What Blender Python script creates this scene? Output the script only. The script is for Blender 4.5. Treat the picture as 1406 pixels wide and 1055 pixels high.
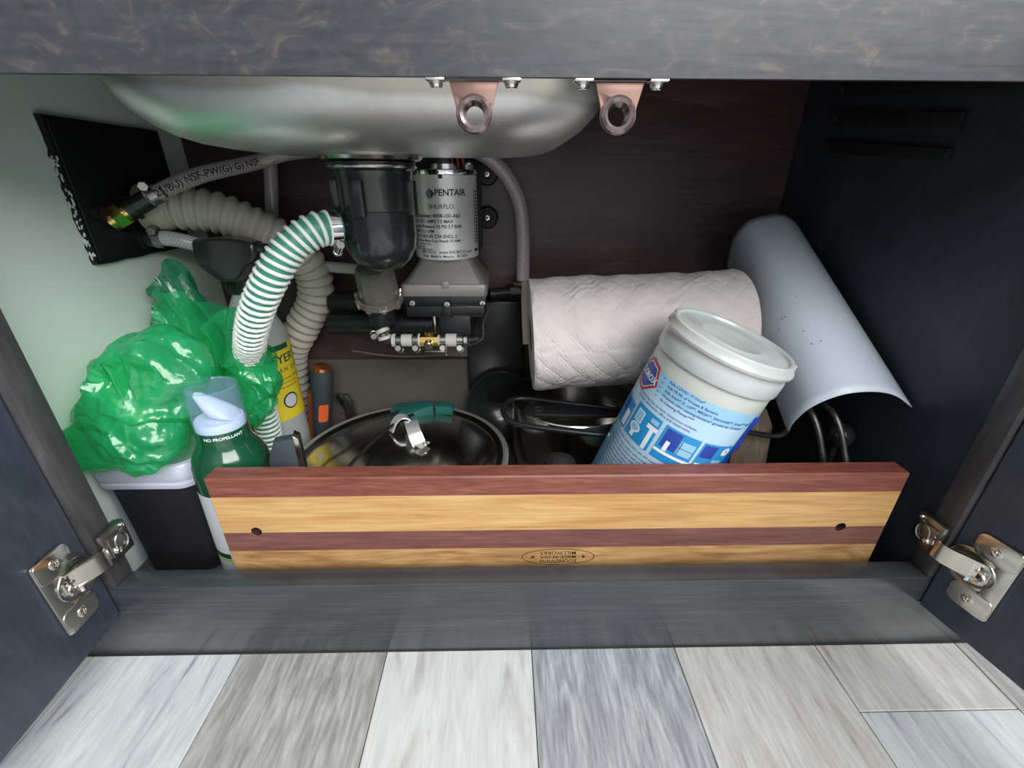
import bpy, bmesh, math, random
from mathutils import Vector, Matrix, noise
from math import sin, cos, pi, radians
C = bpy.context.scene.collection
SC = bpy.context.scene
for o in list(bpy.data.objects):
    bpy.data.objects.remove(o)

# ------------------------------------------------------------------ camera, light, exposure
# metres: x right, y into the cabinet (cabinet face at y=0), z up (room floor at 0)
cam = bpy.data.cameras.new('camera'); cam_o = bpy.data.objects.new('camera', cam); C.objects.link(cam_o)
pt, yw, rl = radians(24.935), radians(1.1358), radians(.2163)
Fv = Vector((sin(yw)*cos(pt), cos(yw)*cos(pt), -sin(pt))); Rv = Vector((cos(yw), -sin(yw), 0)); Uv = Rv.cross(Fv)
R2 = cos(rl)*Rv + sin(rl)*Uv; U2 = cos(rl)*Uv - sin(rl)*Rv
cm = Matrix((R2, U2, -Fv)).transposed().to_4x4(); cm.translation = (0, -.28, .4217)
cam_o.matrix_world = cm
cam.sensor_fit = 'HORIZONTAL'; cam.sensor_width = 36; cam.lens = 15.244; cam.clip_start = .01
SC.camera = cam_o
SC.view_settings.view_transform = 'Standard'; SC.view_settings.look = 'None'
SC.view_settings.exposure = 0.14; SC.view_settings.gamma = 1.0; SC.view_settings.use_curve_mapping = False
world = bpy.data.worlds.new('world'); SC.world = world; world.use_nodes = True
world.node_tree.nodes['Background'].inputs[0].default_value = (.90, .96, 1.0, 1)
world.node_tree.nodes['Background'].inputs[1].default_value = .58
def area(name, loc, target, sx, sy, power, col):
    l = bpy.data.lights.new(name, 'AREA'); l.shape = 'RECTANGLE'; l.size = sx; l.size_y = sy; l.energy = power; l.color = col
    o = bpy.data.objects.new(name, l); C.objects.link(o); o.location = loc
    o.rotation_euler = (Vector(target) - Vector(loc)).to_track_quat('-Z', 'Y').to_euler(); return o
area('window_daylight', (.95, -1.6, 1.75), (-.15, .1, .2), 2.3, 1.6, 94, (.99, 1, .99))

# ------------------------------------------------------------------ materials
def nmat(name):
    m = bpy.data.materials.new(name); m.use_nodes = True
    nt = m.node_tree; return m, nt, nt.nodes['Principled BSDF']
def setp(b, **k):
    names = dict(col='Base Color', rough='Roughness', metal='Metallic', coat='Coat Weight', coatr='Coat Roughness', trans='Transmission Weight',
                 ior='IOR', alpha='Alpha', spec='Specular IOR Level', sub='Subsurface Weight', sheen='Sheen Weight')
    for a, v in k.items():
        b.inputs[names[a]].default_value = (*v, 1) if a == 'col' else v
def plain(name, col, rough=.5, bump=0, bscale=200, var=0, vscale=20, **k):
    m, nt, b = nmat(name); setp(b, col=col, rough=rough, **k)
    tc = nt.nodes.new('ShaderNodeTexCoord')
    if var:
        n = nt.nodes.new('ShaderNodeTexNoise'); n.inputs['Scale'].default_value = vscale; n.inputs['Detail'].default_value = 4
        nt.links.new(tc.outputs['Object'], n.inputs['Vector'])
        r = nt.nodes.new('ShaderNodeValToRGB'); r.color_ramp.elements[0].position = .3; r.color_ramp.elements[1].position = .7
        r.color_ramp.elements[0].color = (*[c*(1-var) for c in col], 1); r.color_ramp.elements[1].color = (*[min(1, c*(1+var)) for c in col], 1)
        nt.links.new(n.outputs[0], r.inputs[0]); nt.links.new(r.outputs[0], b.inputs['Base Color'])
    if bump:
        n = nt.nodes.new('ShaderNodeTexNoise'); n.inputs['Scale'].default_value = bscale
        nt.links.new(tc.outputs['Object'], n.inputs['Vector'])
        bp = nt.nodes.new('ShaderNodeBump'); bp.inputs['Strength'].default_value = bump; bp.inputs['Distance'].default_value = .001
        nt.links.new(n.outputs[0], bp.inputs['Height']); nt.links.new(bp.outputs[0], b.inputs['Normal'])
    return m
def wood(name, stops, scale=(1, 1, 1), nscale=6, dist=1.5, detail=6, rough=.4, loc=(0, 0, 0), fine=0, fine_scale=(4, 300, 300), bump=.1, coat=0, spec=.5):
    """stretched, distorted noise through a colour ramp, with an optional second layer of fine fibres"""
    m, nt, b = nmat(name); L = nt.links.new
    setp(b, rough=rough, coat=coat, spec=spec)
    tc = nt.nodes.new('ShaderNodeTexCoord')
    mp = nt.nodes.new('ShaderNodeMapping'); mp.inputs['Scale'].default_value = scale; mp.inputs['Location'].default_value = loc
    L(tc.outputs['Object'], mp.inputs[0])
    n = nt.nodes.new('ShaderNodeTexNoise'); n.inputs['Scale'].default_value = nscale; n.inputs['Detail'].default_value = detail
    n.inputs['Distortion'].default_value = dist; n.inputs['Roughness'].default_value = .6
    L(mp.outputs[0], n.inputs['Vector'])
    r = nt.nodes.new('ShaderNodeValToRGB'); e = r.color_ramp.elements
    while len(e) < len(stops): e.new(.5)
    for q, (p, c) in zip(e, stops): q.position = p; q.color = (*c, 1)
    L(n.outputs[0], r.inputs[0]); out = r.outputs[0]
    if fine:
        mp2 = nt.nodes.new('ShaderNodeMapping'); mp2.inputs['Scale'].default_value = fine_scale; L(tc.outputs['Object'], mp2.inputs[0])
        n2 = nt.nodes.new('ShaderNodeTexNoise'); n2.inputs['Scale'].default_value = 1; n2.inputs['Detail'].default_value = 3; L(mp2.outputs[0], n2.inputs['Vector'])
        r2 = nt.nodes.new('ShaderNodeValToRGB'); r2.color_ramp.elements[0].position = .35; r2.color_ramp.elements[1].position = .65
        r2.color_ramp.elements[0].color = (1-fine,)*3 + (1,); r2.color_ramp.elements[1].color = (1, 1, 1, 1)
        L(n2.outputs[0], r2.inputs[0])
        mx = nt.nodes.new('ShaderNodeMix'); mx.data_type = 'RGBA'; mx.blend_type = 'MULTIPLY'; mx.inputs[0].default_value = 1
        L(out, mx.inputs[6]); L(r2.outputs[0], mx.inputs[7]); out = mx.outputs[2]
        bp = nt.nodes.new('ShaderNodeBump'); bp.inputs['Strength'].default_value = bump; bp.inputs['Distance'].default_value = .0006
        L(n2.outputs[0], bp.inputs['Height']); L(bp.outputs[0], b.inputs['Normal'])
    L(out, b.inputs['Base Color']); return m
def film(name, col, opacity, rough=.25, transl=.5, crease=0, bscale=30, spec=.5, ior=1.45, tint=None):
    """thin plastic film: part see-through, part diffuse and translucent, with a gloss and fine sharp creases"""
    m, nt, b = nmat(name); L = nt.links.new; setp(b, col=col, rough=rough, spec=spec)
    tr = nt.nodes.new('ShaderNodeBsdfTransparent'); tr.inputs[0].default_value = (*(tint or [min(1, c*.6+.42) for c in col]), 1)
    tl = nt.nodes.new('ShaderNodeBsdfTranslucent'); tl.inputs[0].default_value = (*col, 1)
    m1 = nt.nodes.new('ShaderNodeMixShader'); m1.inputs[0].default_value = transl; L(b.outputs[0], m1.inputs[1]); L(tl.outputs[0], m1.inputs[2])
    m2 = nt.nodes.new('ShaderNodeMixShader'); m2.inputs[0].default_value = opacity; L(tr.outputs[0], m2.inputs[1]); L(m1.outputs[0], m2.inputs[2])
    gl = nt.nodes.new('ShaderNodeBsdfGlossy'); gl.inputs['Roughness'].default_value = rough*.8
    fr = nt.nodes.new('ShaderNodeLayerWeight'); fr.inputs['Blend'].default_value = .5
    pw = nt.nodes.new('ShaderNodeMath'); pw.operation = 'POWER'; L(fr.outputs['Facing'], pw.inputs[0]); pw.inputs[1].default_value = 4
    sc_ = nt.nodes.new('ShaderNodeMath'); sc_.operation = 'MULTIPLY_ADD'; L(pw.outputs[0], sc_.inputs[0]); sc_.inputs[1].default_value = .45; sc_.inputs[2].default_value = ((ior-1)/(ior+1))**2*1.6
    m3 = nt.nodes.new('ShaderNodeMixShader'); L(sc_.outputs[0], m3.inputs[0]); L(m2.outputs[0], m3.inputs[1]); L(gl.outputs[0], m3.inputs[2])
    L(m3.outputs[0], nt.nodes['Material Output'].inputs[0])
    if crease:
        tc = nt.nodes.new('ShaderNodeTexCoord'); n = nt.nodes.new('ShaderNodeTexNoise'); n.inputs['Scale'].default_value = bscale*.8; n.inputs['Detail'].default_value = 2
        L(tc.outputs['Object'], n.inputs['Vector'])
        ad = nt.nodes.new('ShaderNodeMix'); ad.data_type = 'RGBA'; ad.blend_type = 'LINEAR_LIGHT'; ad.inputs[0].default_value = .022
        L(tc.outputs['Object'], ad.inputs[6]); L(n.outputs['Color'], ad.inputs[7])
        hs = []
        for sc in (1, 2.3):
            v = nt.nodes.new('ShaderNodeTexVoronoi'); v.feature = 'DISTANCE_TO_EDGE'; v.inputs['Scale'].default_value = bscale*sc; L(ad.outputs[2], v.inputs['Vector']); hs.append(v.outputs['Distance'])
        mm = nt.nodes.new('ShaderNodeMath'); mm.operation = 'MULTIPLY_ADD'; mm.inputs[1].default_value = .4; L(hs[1], mm.inputs[0]); L(hs[0], mm.inputs[2])
        bp = nt.nodes.new('ShaderNodeBump'); bp.inputs['Strength'].default_value = crease; bp.inputs['Distance'].default_value = .012; bp.invert = True
        L(mm.outputs[0], bp.inputs['Height'])
        for x in (b, gl, fr, tl): L(bp.outputs[0], x.inputs['Normal'])
    return m
def braid(name, col, dark):
    """clear reinforced hose: a criss-cross of threads on the UV of the swept tube"""
    m, nt, b = nmat(name); L = nt.links.new; setp(b, rough=.25, coat=.4)
    tc = nt.nodes.new('ShaderNodeTexCoord'); sx = nt.nodes.new('ShaderNodeSeparateXYZ'); L(tc.outputs['UV'], sx.inputs[0])
    def mth(op, a, bb):
        n = nt.nodes.new('ShaderNodeMath'); n.operation = op
        for i, v in enumerate((a, bb)):
            if isinstance(v, (int, float)): n.inputs[i].default_value = v
            elif v is not None: L(v, n.inputs[i])
        return n.outputs[0]
    u = mth('MULTIPLY', sx.outputs[0], 2*pi*8); v = mth('MULTIPLY', sx.outputs[1], 2*pi*300)
    a = mth('SINE', mth('ADD', u, v), None); c = mth('SINE', mth('SUBTRACT', u, v), None)
    mx = mth('MAXIMUM', a, c); f = mth('MULTIPLY_ADD', mx, .5); f.node.inputs[2].default_value = .4
    r = nt.nodes.new('ShaderNodeValToRGB'); r.color_ramp.elements[0].color = (*dark, 1); r.color_ramp.elements[1].color = (*col, 1)
    r.color_ramp.elements[0].position = .1; r.color_ramp.elements[1].position = .9
    L(f, r.inputs[0]); L(r.outputs[0], b.inputs['Base Color']); return m

M = {}
M['dark_wood'] = wood('dark_stained_birch', [(.3, (.034, .036, .045)), (.5, (.047, .048, .058)), (.58, (.058, .056, .061)), (.70, (.105, .088, .078))],
                      scale=(1, 1, 1.8), nscale=40, dist=1.7, rough=.36, fine=.25, fine_scale=(25, 25, 260))
M['door_wood'] = wood('dark_stained_door', [(.3, (.040, .052, .078)), (.55, (.056, .070, .100)), (.72, (.085, .098, .125))],
                      scale=(1, 1.6, .7), nscale=9, dist=2.0, rough=.42, fine=.2, fine_scale=(30, 200, 40))
M['rail_wood'] = wood('dark_satin_rail', [(.3, (.042, .045, .052)), (.6, (.056, .060, .067)), (.75, (.078, .079, .084))],
                      scale=(.8, 1, 4), nscale=9, dist=1.2, rough=.22, fine=.3, fine_scale=(10, 10, 420), bump=.06, spec=.6)
M['stile_wood'] = wood('dark_stained_edge', [(.3, (.045, .042, .046)), (.6, (.075, .07, .075)), (.75, (.12, .11, .11))], scale=(1, 1, .5), nscale=22, dist=1, rough=.5, fine=.3, fine_scale=(200, 200, 15))
M['inner_wood'] = wood('stained_panel_red_glow', [(.3, (.055, .033, .035)), (.55, (.085, .048, .051)), (.7, (.14, .082, .082))],
                       scale=(.7, 1, 3.2), nscale=5, dist=1.6, rough=.33, fine=.3, fine_scale=(10, 10, 350), bump=.1)  # reddish glow of a reflection is put into the dark stain colour
M['side_wood'] = wood('dark_blue_stained_panel', [(.3, (.020, .026, .036)), (.55, (.030, .037, .050)), (.75, (.052, .062, .078))],
                      scale=(1, 1, .8), nscale=7, dist=1.6, rough=.5, fine=.25, fine_scale=(30, 200, 40))
M['raw_panel'] = plain('dusty_taupe_panel', (.105, .088, .077), .8, bump=.2, var=.15, vscale=12)
M['white_wall'] = plain('white_wallboard', (.84, .92, .88), .55, bump=.15, bscale=60, var=.04, vscale=6)
M['black_plastic'] = plain('black_plastic', (.012, .013, .015), .35, bump=.1)
M['black_matte'] = plain('matte_black_plate', (.006, .007, .009), .6, bump=.2)
M['black_rubber'] = plain('black_rubber', (.014, .014, .015), .6)
M['cup_black'] = plain('glossy_black_cup', (.02, .023, .024), .22, coat=.3)
M['chip'] = plain('torn_white_edge', (.7, .72, .7), .8)
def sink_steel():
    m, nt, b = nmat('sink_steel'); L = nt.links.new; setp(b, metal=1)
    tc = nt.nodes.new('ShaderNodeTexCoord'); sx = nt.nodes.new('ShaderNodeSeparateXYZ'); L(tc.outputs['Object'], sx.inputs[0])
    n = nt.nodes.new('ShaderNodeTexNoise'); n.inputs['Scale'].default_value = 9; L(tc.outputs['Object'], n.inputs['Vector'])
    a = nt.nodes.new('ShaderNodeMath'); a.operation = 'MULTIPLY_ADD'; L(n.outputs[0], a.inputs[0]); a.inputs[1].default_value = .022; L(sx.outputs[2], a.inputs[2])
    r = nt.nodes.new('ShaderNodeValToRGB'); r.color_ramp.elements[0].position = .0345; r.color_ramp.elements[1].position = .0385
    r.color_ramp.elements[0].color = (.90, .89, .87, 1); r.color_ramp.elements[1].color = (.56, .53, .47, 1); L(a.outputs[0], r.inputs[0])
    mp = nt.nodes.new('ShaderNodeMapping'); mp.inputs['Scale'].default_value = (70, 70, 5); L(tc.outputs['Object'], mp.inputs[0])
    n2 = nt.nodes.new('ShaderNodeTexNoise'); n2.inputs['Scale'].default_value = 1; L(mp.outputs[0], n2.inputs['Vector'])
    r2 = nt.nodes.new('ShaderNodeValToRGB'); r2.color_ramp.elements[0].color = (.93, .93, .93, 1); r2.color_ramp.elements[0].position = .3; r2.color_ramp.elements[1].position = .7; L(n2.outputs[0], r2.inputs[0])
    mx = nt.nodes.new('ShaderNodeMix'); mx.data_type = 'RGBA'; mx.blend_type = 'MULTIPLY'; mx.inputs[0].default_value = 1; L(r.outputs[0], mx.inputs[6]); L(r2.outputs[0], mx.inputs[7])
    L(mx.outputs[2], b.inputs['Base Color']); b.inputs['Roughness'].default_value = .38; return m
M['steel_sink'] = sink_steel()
M['steel'] = plain('polished_steel', (.62, .60, .56), .18, metal=1, var=.1, vscale=30)
M['rim_steel'] = plain('satin_rim_steel', (.62, .60, .56), .38, metal=.8)
M['dark_metal'] = plain('dark_metal', (.10, .095, .09), .35, metal=.7)
M['nickel'] = plain('nickel_plate', (.74, .71, .64), .2, metal=1)
M['zinc'] = plain('zinc_clip', (.30, .30, .28), .35, metal=1)
M['chrome'] = plain('chrome', (.8, .8, .8), .1, metal=1)
M['copper'] = plain('copper_bronze_plate', (.19, .11, .088), .42, metal=.5, var=.12, vscale=60)
M['bronze_ring'] = plain('dark_bronze_grommet', (.23, .17, .17), .22, metal=.7, coat=.5)
M['brass'] = plain('brass', (.70, .48, .16), .25, metal=1)
M['aluminium'] = plain('cast_aluminium', (.33, .31, .29), .5, metal=.5, bump=.35, bscale=500)
M['motor_label'] = plain('brushed_silver_label', (.88, .89, .87), .30, metal=.4, bump=.03, bscale=800)
M['ink'] = plain('black_ink', (.015, .015, .018), .6)
M['white_plastic'] = plain('white_nylon', (.56, .53, .49), .5)
M['smoke'] = plain('smoky_clear_plastic', (.17, .155, .14), .14, coat=.6, alpha=.9)
M['grey_hose'] = plain('grey_corrugated_hose', (.50, .47, .40), .55, var=.08, vscale=14)
M['hose_white'] = plain('white_spiral_rib', (.84, .86, .82), .35, coat=.2)
M['hose_teal'] = plain('teal_hose_wall', (.045, .25, .18), .4)
M['braid'] = braid('clear_braided_hose', (.50, .43, .44), (.26, .21, .22))
M['braid_grey'] = braid('clear_braided_hose_white', (.55, .55, .55), (.36, .36, .37))
M['red_wire'] = plain('red_wire', (.42, .05, .04), .45)
M['paper'] = plain('paper_towel', (.58, .53, .515), .95, bump=.5, bscale=330)
M['sheet'] = plain('white_vinyl_sheet', (.56, .62, .70), .42, var=.02, vscale=300)
M['speck'] = plain('dark_speck', (.16, .17, .2), .8)
M['tub_white'] = plain('translucent_white_plastic', (.56, .56, .53), .28, sub=.15, coat=.3)
M['lid_white'] = plain('frosted_lid_plastic', (.50, .53, .525), .25, sub=.2, coat=.4)
M['label_blue'] = plain('pale_blue_label', (.30, .56, .76), .35, coat=.3)
M['label_pale'] = plain('paler_blue_label', (.47, .66, .82), .35, coat=.3)
M['print_blue'] = plain('bright_blue_print', (.02, .28, .62), .4)
M['print_navy'] = plain('navy_print', (.02, .06, .28), .4)
M['print_royal'] = plain('royal_blue_print', (.02, .055, .36), .4)
M['print_red'] = plain('red_print', (.55, .015, .025), .4)
M['print_white'] = plain('white_print', (.82, .88, .92), .35, coat=.3)
M['container_lid'] = plain('lavender_white_lid', (.52, .52, .64), .3, coat=.3)
M['container_body'] = film('clear_container', (.72, .76, .92), .03, rough=.08, transl=.3, ior=1.12, tint=(.96, .97, 1))
M['black_food'] = plain('black_contents', (.005, .004, .004), .8, spec=.08)
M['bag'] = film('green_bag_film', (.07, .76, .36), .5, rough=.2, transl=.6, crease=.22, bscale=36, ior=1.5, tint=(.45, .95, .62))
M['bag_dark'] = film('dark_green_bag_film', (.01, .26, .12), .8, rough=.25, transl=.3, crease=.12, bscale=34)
M['bottle_green'] = plain('dark_green_bottle', (.008, .075, .034), .16, coat=.8)
M['clear_cap'] = film('clear_blue_cap', (.55, .68, .98), .20, rough=.05, transl=.3, ior=1.3, tint=(.84, .91, 1))
M['foam_pump'] = plain('white_pump_head', (.85, .86, .92), .4)
M['bottle_label'] = plain('white_bottle_label', (.60, .62, .66), .5)
M['lime'] = plain('lime_print', (.35, .55, .05), .5)
M['yellow_label'] = plain('yellow_label', (.80, .62, .03), .45)
M['green_print'] = plain('dark_green_print', (.01, .09, .06), .5)
M['spray_body'] = plain('translucent_grey_bottle', (.42, .45, .44), .3, coat=.3)
M['spray_head'] = plain('glossy_black_trigger', (.022, .024, .027), .28, coat=.3)
M['slate'] = plain('slate_grip', (.035, .045, .055), .55, bump=.1)
M['orange'] = plain('orange_inlay', (.75, .13, .03), .5)
M['copper_cap'] = plain('copper_end_cap', (.45, .15, .06), .25, metal=.8)
M['silicone'] = plain('dark_green_silicone', (.008, .10, .085), .6)
M['white_strap'] = plain('bright_steel_strap', (.80, .80, .80), .35, metal=.6)
M['wood_scrap'] = wood('weathered_wood', [(.3, (.10, .07, .05)), (.6, (.2, .155, .115)), (.75, (.28, .22, .17))], scale=(8, 8, 1), nscale=8, rough=.7)
M['padauk'] = wood('red_padauk', [(.25, (.17, .042, .030)), (.5, (.25, .075, .052)), (.75, (.34, .125, .085))], scale=(1.5, 14, 14), nscale=8, dist=.8, rough=.45, fine=.35, fine_scale=(40, 600, 600))
M['purpleheart'] = wood('purple_brown_strip', [(.25, (.15, .055, .047)), (.55, (.215, .085, .07)), (.78, (.29, .13, .10))], scale=(1.5, 14, 14), nscale=5, dist=1.2, rough=.45, fine=.3, fine_scale=(30, 500, 500))
M['maple'] = wood('honey_maple', [(.25, (.46, .22, .075)), (.45, (.62, .35, .13)), (.62, (.68, .42, .175)), (.8, (.56, .30, .11))], scale=(1.2, 12, 12), nscale=4, dist=1.4, rough=.42, fine=.22, fine_scale=(20, 420, 420), loc=(3, 1, 2))
M['maple_dark'] = wood('figured_maple', [(.25, (.18, .10, .055)), (.42, (.42, .22, .09)), (.6, (.60, .36, .15)), (.8, (.50, .27, .11))], scale=(2.2, 9, 9), nscale=3.5, dist=2.2, rough=.42, fine=.2, fine_scale=(20, 380, 380), loc=(7.3, 1, 2))
M['burn_and_shade'] = plain('burnt_mark_and_hole_shade', (.035, .016, .009), .8)
M['counter'] = plain('pale_countertop', (.5, .5, .48), .4)
def plank_mat(name, stops, loc, ns=5, xs=9, fine=.25):
    return wood(name, stops, scale=(xs*1.7, 1.9, 1), nscale=ns, dist=1.2, detail=12, rough=.38, loc=loc, fine=fine, fine_scale=(300, 32, 20), bump=.08)
PL = [plank_mat('plank_white_streaked', [(.30, (.30, .29, .35)), (.40, (.54, .56, .59)), (.6, (.66, .69, .69)), (.75, (.50, .52, .55))], (1, 2, 0), 5, 8, .12),
      plank_mat('plank_weathered_grey', [(.25, (.27, .265, .26)), (.5, (.42, .41, .40)), (.62, (.50, .49, .47)), (.8, (.36, .355, .35))], (4, 1, 0), 6, 7, .32),
      plank_mat('plank_cream_white', [(.3, (.46, .43, .41)), (.45, (.60, .61, .60)), (.62, (.68, .69, .68)), (.8, (.47, .45, .43))], (8.2, 3, 0), 4, 7, .1),
      plank_mat('plank_blue_grey', [(.25, (.27, .29, .32)), (.5, (.42, .44, .47)), (.65, (.58, .60, .62)), (.8, (.36, .38, .41))], (2.5, 7, 0), 6, 7, .36),
      plank_mat('plank_cream_streaked', [(.3, (.36, .31, .28)), (.42, (.54, .51, .48)), (.6, (.63, .63, .61)), (.8, (.50, .46, .43))], (5.5, 5, 0), 4, 8, .18)]

# ------------------------------------------------------------------ mesh helpers
class MB:
    def __init__(s): s.bm = bmesh.new(); s.uv = s.bm.loops.layers.uv.new('UVMap')
    def grid(s, rings, closed_u=True, cap0=False, cap1=False, vs=None, mi=0):
        R = [[s.bm.verts.new(p) for p in r] for r in rings]; n = len(R[0])
        for i in range(len(R)-1):
            for j in range(n if closed_u else n-1):
                k = (j+1) % n
                f = s.bm.faces.new((R[i][j], R[i][k], R[i+1][k], R[i+1][j])); f.material_index = mi
                if vs:
                    for l, (a, b) in zip(f.loops, ((j/n, vs[i]), ((j+1)/n, vs[i]), ((j+1)/n, vs[i+1]), (j/n, vs[i+1]))): l[s.uv].uv = (a, b)
        if cap0: s.bm.faces.new(R[0][::-1]).material_index = mi
        if cap1: s.bm.faces.new(R[-1]).material_index = mi
        return s
    def box(s, lo, hi, bevel=0, mat=None, seg=2):
        lo, hi = Vector(lo), Vector(hi); t = bmesh.new()
        bmesh.ops.create_cube(t, size=1)
        for v in t.verts: v.co = Vector([(lo[i]+hi[i])/2 + v.co[i]*(hi[i]-lo[i]) for i in range(3)])
        if bevel: bmesh.ops.bevel(t, geom=t.edges[:], offset=bevel, segments=seg, profile=.5, affect='EDGES')
        return s.add(t, mat)
    def add(s, t, mat=None):
        if mat is not None: bmesh.ops.transform(t, matrix=mat, verts=t.verts)
        me = bpy.data.meshes.new('tmp'); t.to_mesh(me); s.bm.from_mesh(me); bpy.data.meshes.remove(me); t.free(); return s
    def prism(s, poly, h, mat=None, bevel=0, seg=2):
        """poly in local xy extruded from z=0 to h, then placed by mat"""
        t = bmesh.new(); b = [t.verts.new((x, y, 0)) for x, y in poly]; u = [t.verts.new((x, y, h)) for x, y in poly]; n = len(poly)
        t.faces.new(b[::-1]); top = t.faces.new(u)
        for i in range(n): t.faces.new((b[i], b[(i+1) % n], u[(i+1) % n], u[i]))
        bmesh.ops.recalc_face_normals(t, faces=t.faces)
        if bevel:
            ed = [e for e in t.edges if abs(e.verts[0].co.z-e.verts[1].co.z) < 1e-9]
            bmesh.ops.bevel(t, geom=ed, offset=bevel, segments=seg, profile=.5, affect='EDGES')
        return s.add(t, mat)
    def cyl(s, p0, p1, r0, r1=None, seg=24, cap=True):
        p0, p1 = Vector(p0), Vector(p1); r1 = r0 if r1 is None else r1; d = (p1-p0).normalized(); a, b = perp(d)
        return s.grid([[p+(a*cos(2*pi*j/seg)+b*sin(2*pi*j/seg))*r for j in range(seg)] for p, r in ((p0, r0), (p1, r1))], cap0=cap, cap1=cap)
    def lathe(s, prof, mat=None, seg=48, cap0=False, cap1=False):
        rs = [[Vector((r*cos(2*pi*j/seg), r*sin(2*pi*j/seg), z)) for j in range(seg)] for r, z in prof]
        if mat is not None: rs = [[mat @ p for p in r] for r in rs]
        return s.grid(rs, cap0=cap0, cap1=cap1)
    def tube(s, pts, r, seg=14, cap=True, spl=True, step=.004):
        P = spline(pts, step) if spl else [Vector(p) for p in pts]
        L = [0]
        for i in range(1, len(P)): L.append(L[-1]+(P[i]-P[i-1]).length)
        fr = frames(P); rings = []
        for i, p in enumerate(P):
            rr = r(L[i], L[-1]) if callable(r) else r; a, b = fr[i]
            rings.append([p+(a*cos(2*pi*j/seg)+b*sin(2*pi*j/seg))*rr for j in range(seg)])
        return s.grid(rings, cap0=cap, cap1=cap, vs=L)
    def sphere(s, c, r, sub=3, scl=(1, 1, 1)):
        t = bmesh.new(); bmesh.ops.create_icosphere(t, subdivisions=sub, radius=r)
        return s.add(t, Matrix.Translation(c) @ Matrix.Diagonal((*scl, 1)))
    def build(s, name, mats, parent=None, smooth=35, recalc=True):
        if recalc: bmesh.ops.recalc_face_normals(s.bm, faces=s.bm.faces)
        me = bpy.data.meshes.new(name); s.bm.to_mesh(me); s.bm.free()
        for m in (mats if isinstance(mats, (list, tuple)) else [mats]): me.materials.append(M[m] if isinstance(m, str) else m)
        if smooth:
            me.polygons.foreach_set('use_smooth', [True]*len(me.polygons)); me.set_sharp_from_angle(angle=radians(smooth))
        o = bpy.data.objects.new(name, me); C.objects.link(o)
        if parent is not None: o.parent = parent; o.matrix_parent_inverse = Matrix.Identity(4); rebase(o, parent)
        return o
BASE = {}
def rebase(o, parent):
    r = parent
    while r.parent is not None: r = r.parent
    b = BASE.get(r.name)
    if b is not None: o.data.transform(Matrix.Translation(-b))
def perp(d):
    d = Vector(d).normalized(); a = d.cross(Vector((0, 0, 1)) if abs(d.z) < .9 else Vector((1, 0, 0))).normalized(); return a, d.cross(a)
def spline(pts, step=.004):
    P = [Vector(p) for p in pts]; P = [P[0]*2-P[1]] + P + [P[-1]*2-P[-2]]; out = []
    for i in range(1, len(P)-2):
        n = max(3, int((P[i+1]-P[i]).length/step)); a, b, c, d = P[i-1], P[i], P[i+1], P[i+2]
        for k in range(n):
            t = k/n; out.append(.5*((2*b)+(c-a)*t+(2*a-5*b+4*c-d)*t*t+(3*b-a-3*c+d)*t**3))
    out.append(P[-2]); return out
def frames(P):
    T = [(P[min(i+1, len(P)-1)]-P[max(i-1, 0)]).normalized() for i in range(len(P))]
    a, _ = perp(T[0]); out = []
    for t in T:
        a = (a-t*a.dot(t)).normalized(); out.append((a, t.cross(a)))
    return out
def axes(o, x, y, z):
    m = Matrix((Vector(x), Vector(y), Vector(z))).transposed().to_4x4(); m.translation = Vector(o); return m
def zto(c, d):
    a, b = perp(d); return axes(c, a, b, Vector(d).normalized())
def rrect(w, h, r, n=5, cx=0, cy=0):
    out = []
    for k, (sx, sy) in enumerate(((1, 1), (-1, 1), (-1, -1), (1, -1))):
        for i in range(n+1):
            a = pi/2*k + pi/2*i/n; out.append((cx+sx*(w/2-r)+r*cos(a), cy+sy*(h/2-r)+r*sin(a)))
    return out
def thing(name, label, cat, loc, group=None):
    o = bpy.data.objects.new(name, None); C.objects.link(o); o.location = loc; o.empty_display_size = .02
    BASE[o.name] = Vector(loc); o['label'] = label; o['category'] = cat
    if group: o['group'] = group
    return o
def structure(o): o['kind'] = 'structure'; return o
_tcache = {}
def text2d(s, size=1, bold=0, align='CENTER', space=1):
    cu = bpy.data.curves.new('t', 'FONT'); cu.body = s; cu.size = size; cu.align_x = align; cu.align_y = 'CENTER'; cu.offset = bold*size; cu.space_character = space; cu.resolution_u = 3
    o = bpy.data.objects.new('t', cu); C.objects.link(o)
    dg = bpy.context.evaluated_depsgraph_get(); me = bpy.data.meshes.new_from_object(o.evaluated_get(dg))
    out = ([(v.co.x, v.co.y) for v in me.vertices], [tuple(p.vertices) for p in me.polygons])
    bpy.data.objects.remove(o); bpy.data.curves.remove(cu); bpy.data.meshes.remove(me); return out
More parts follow.
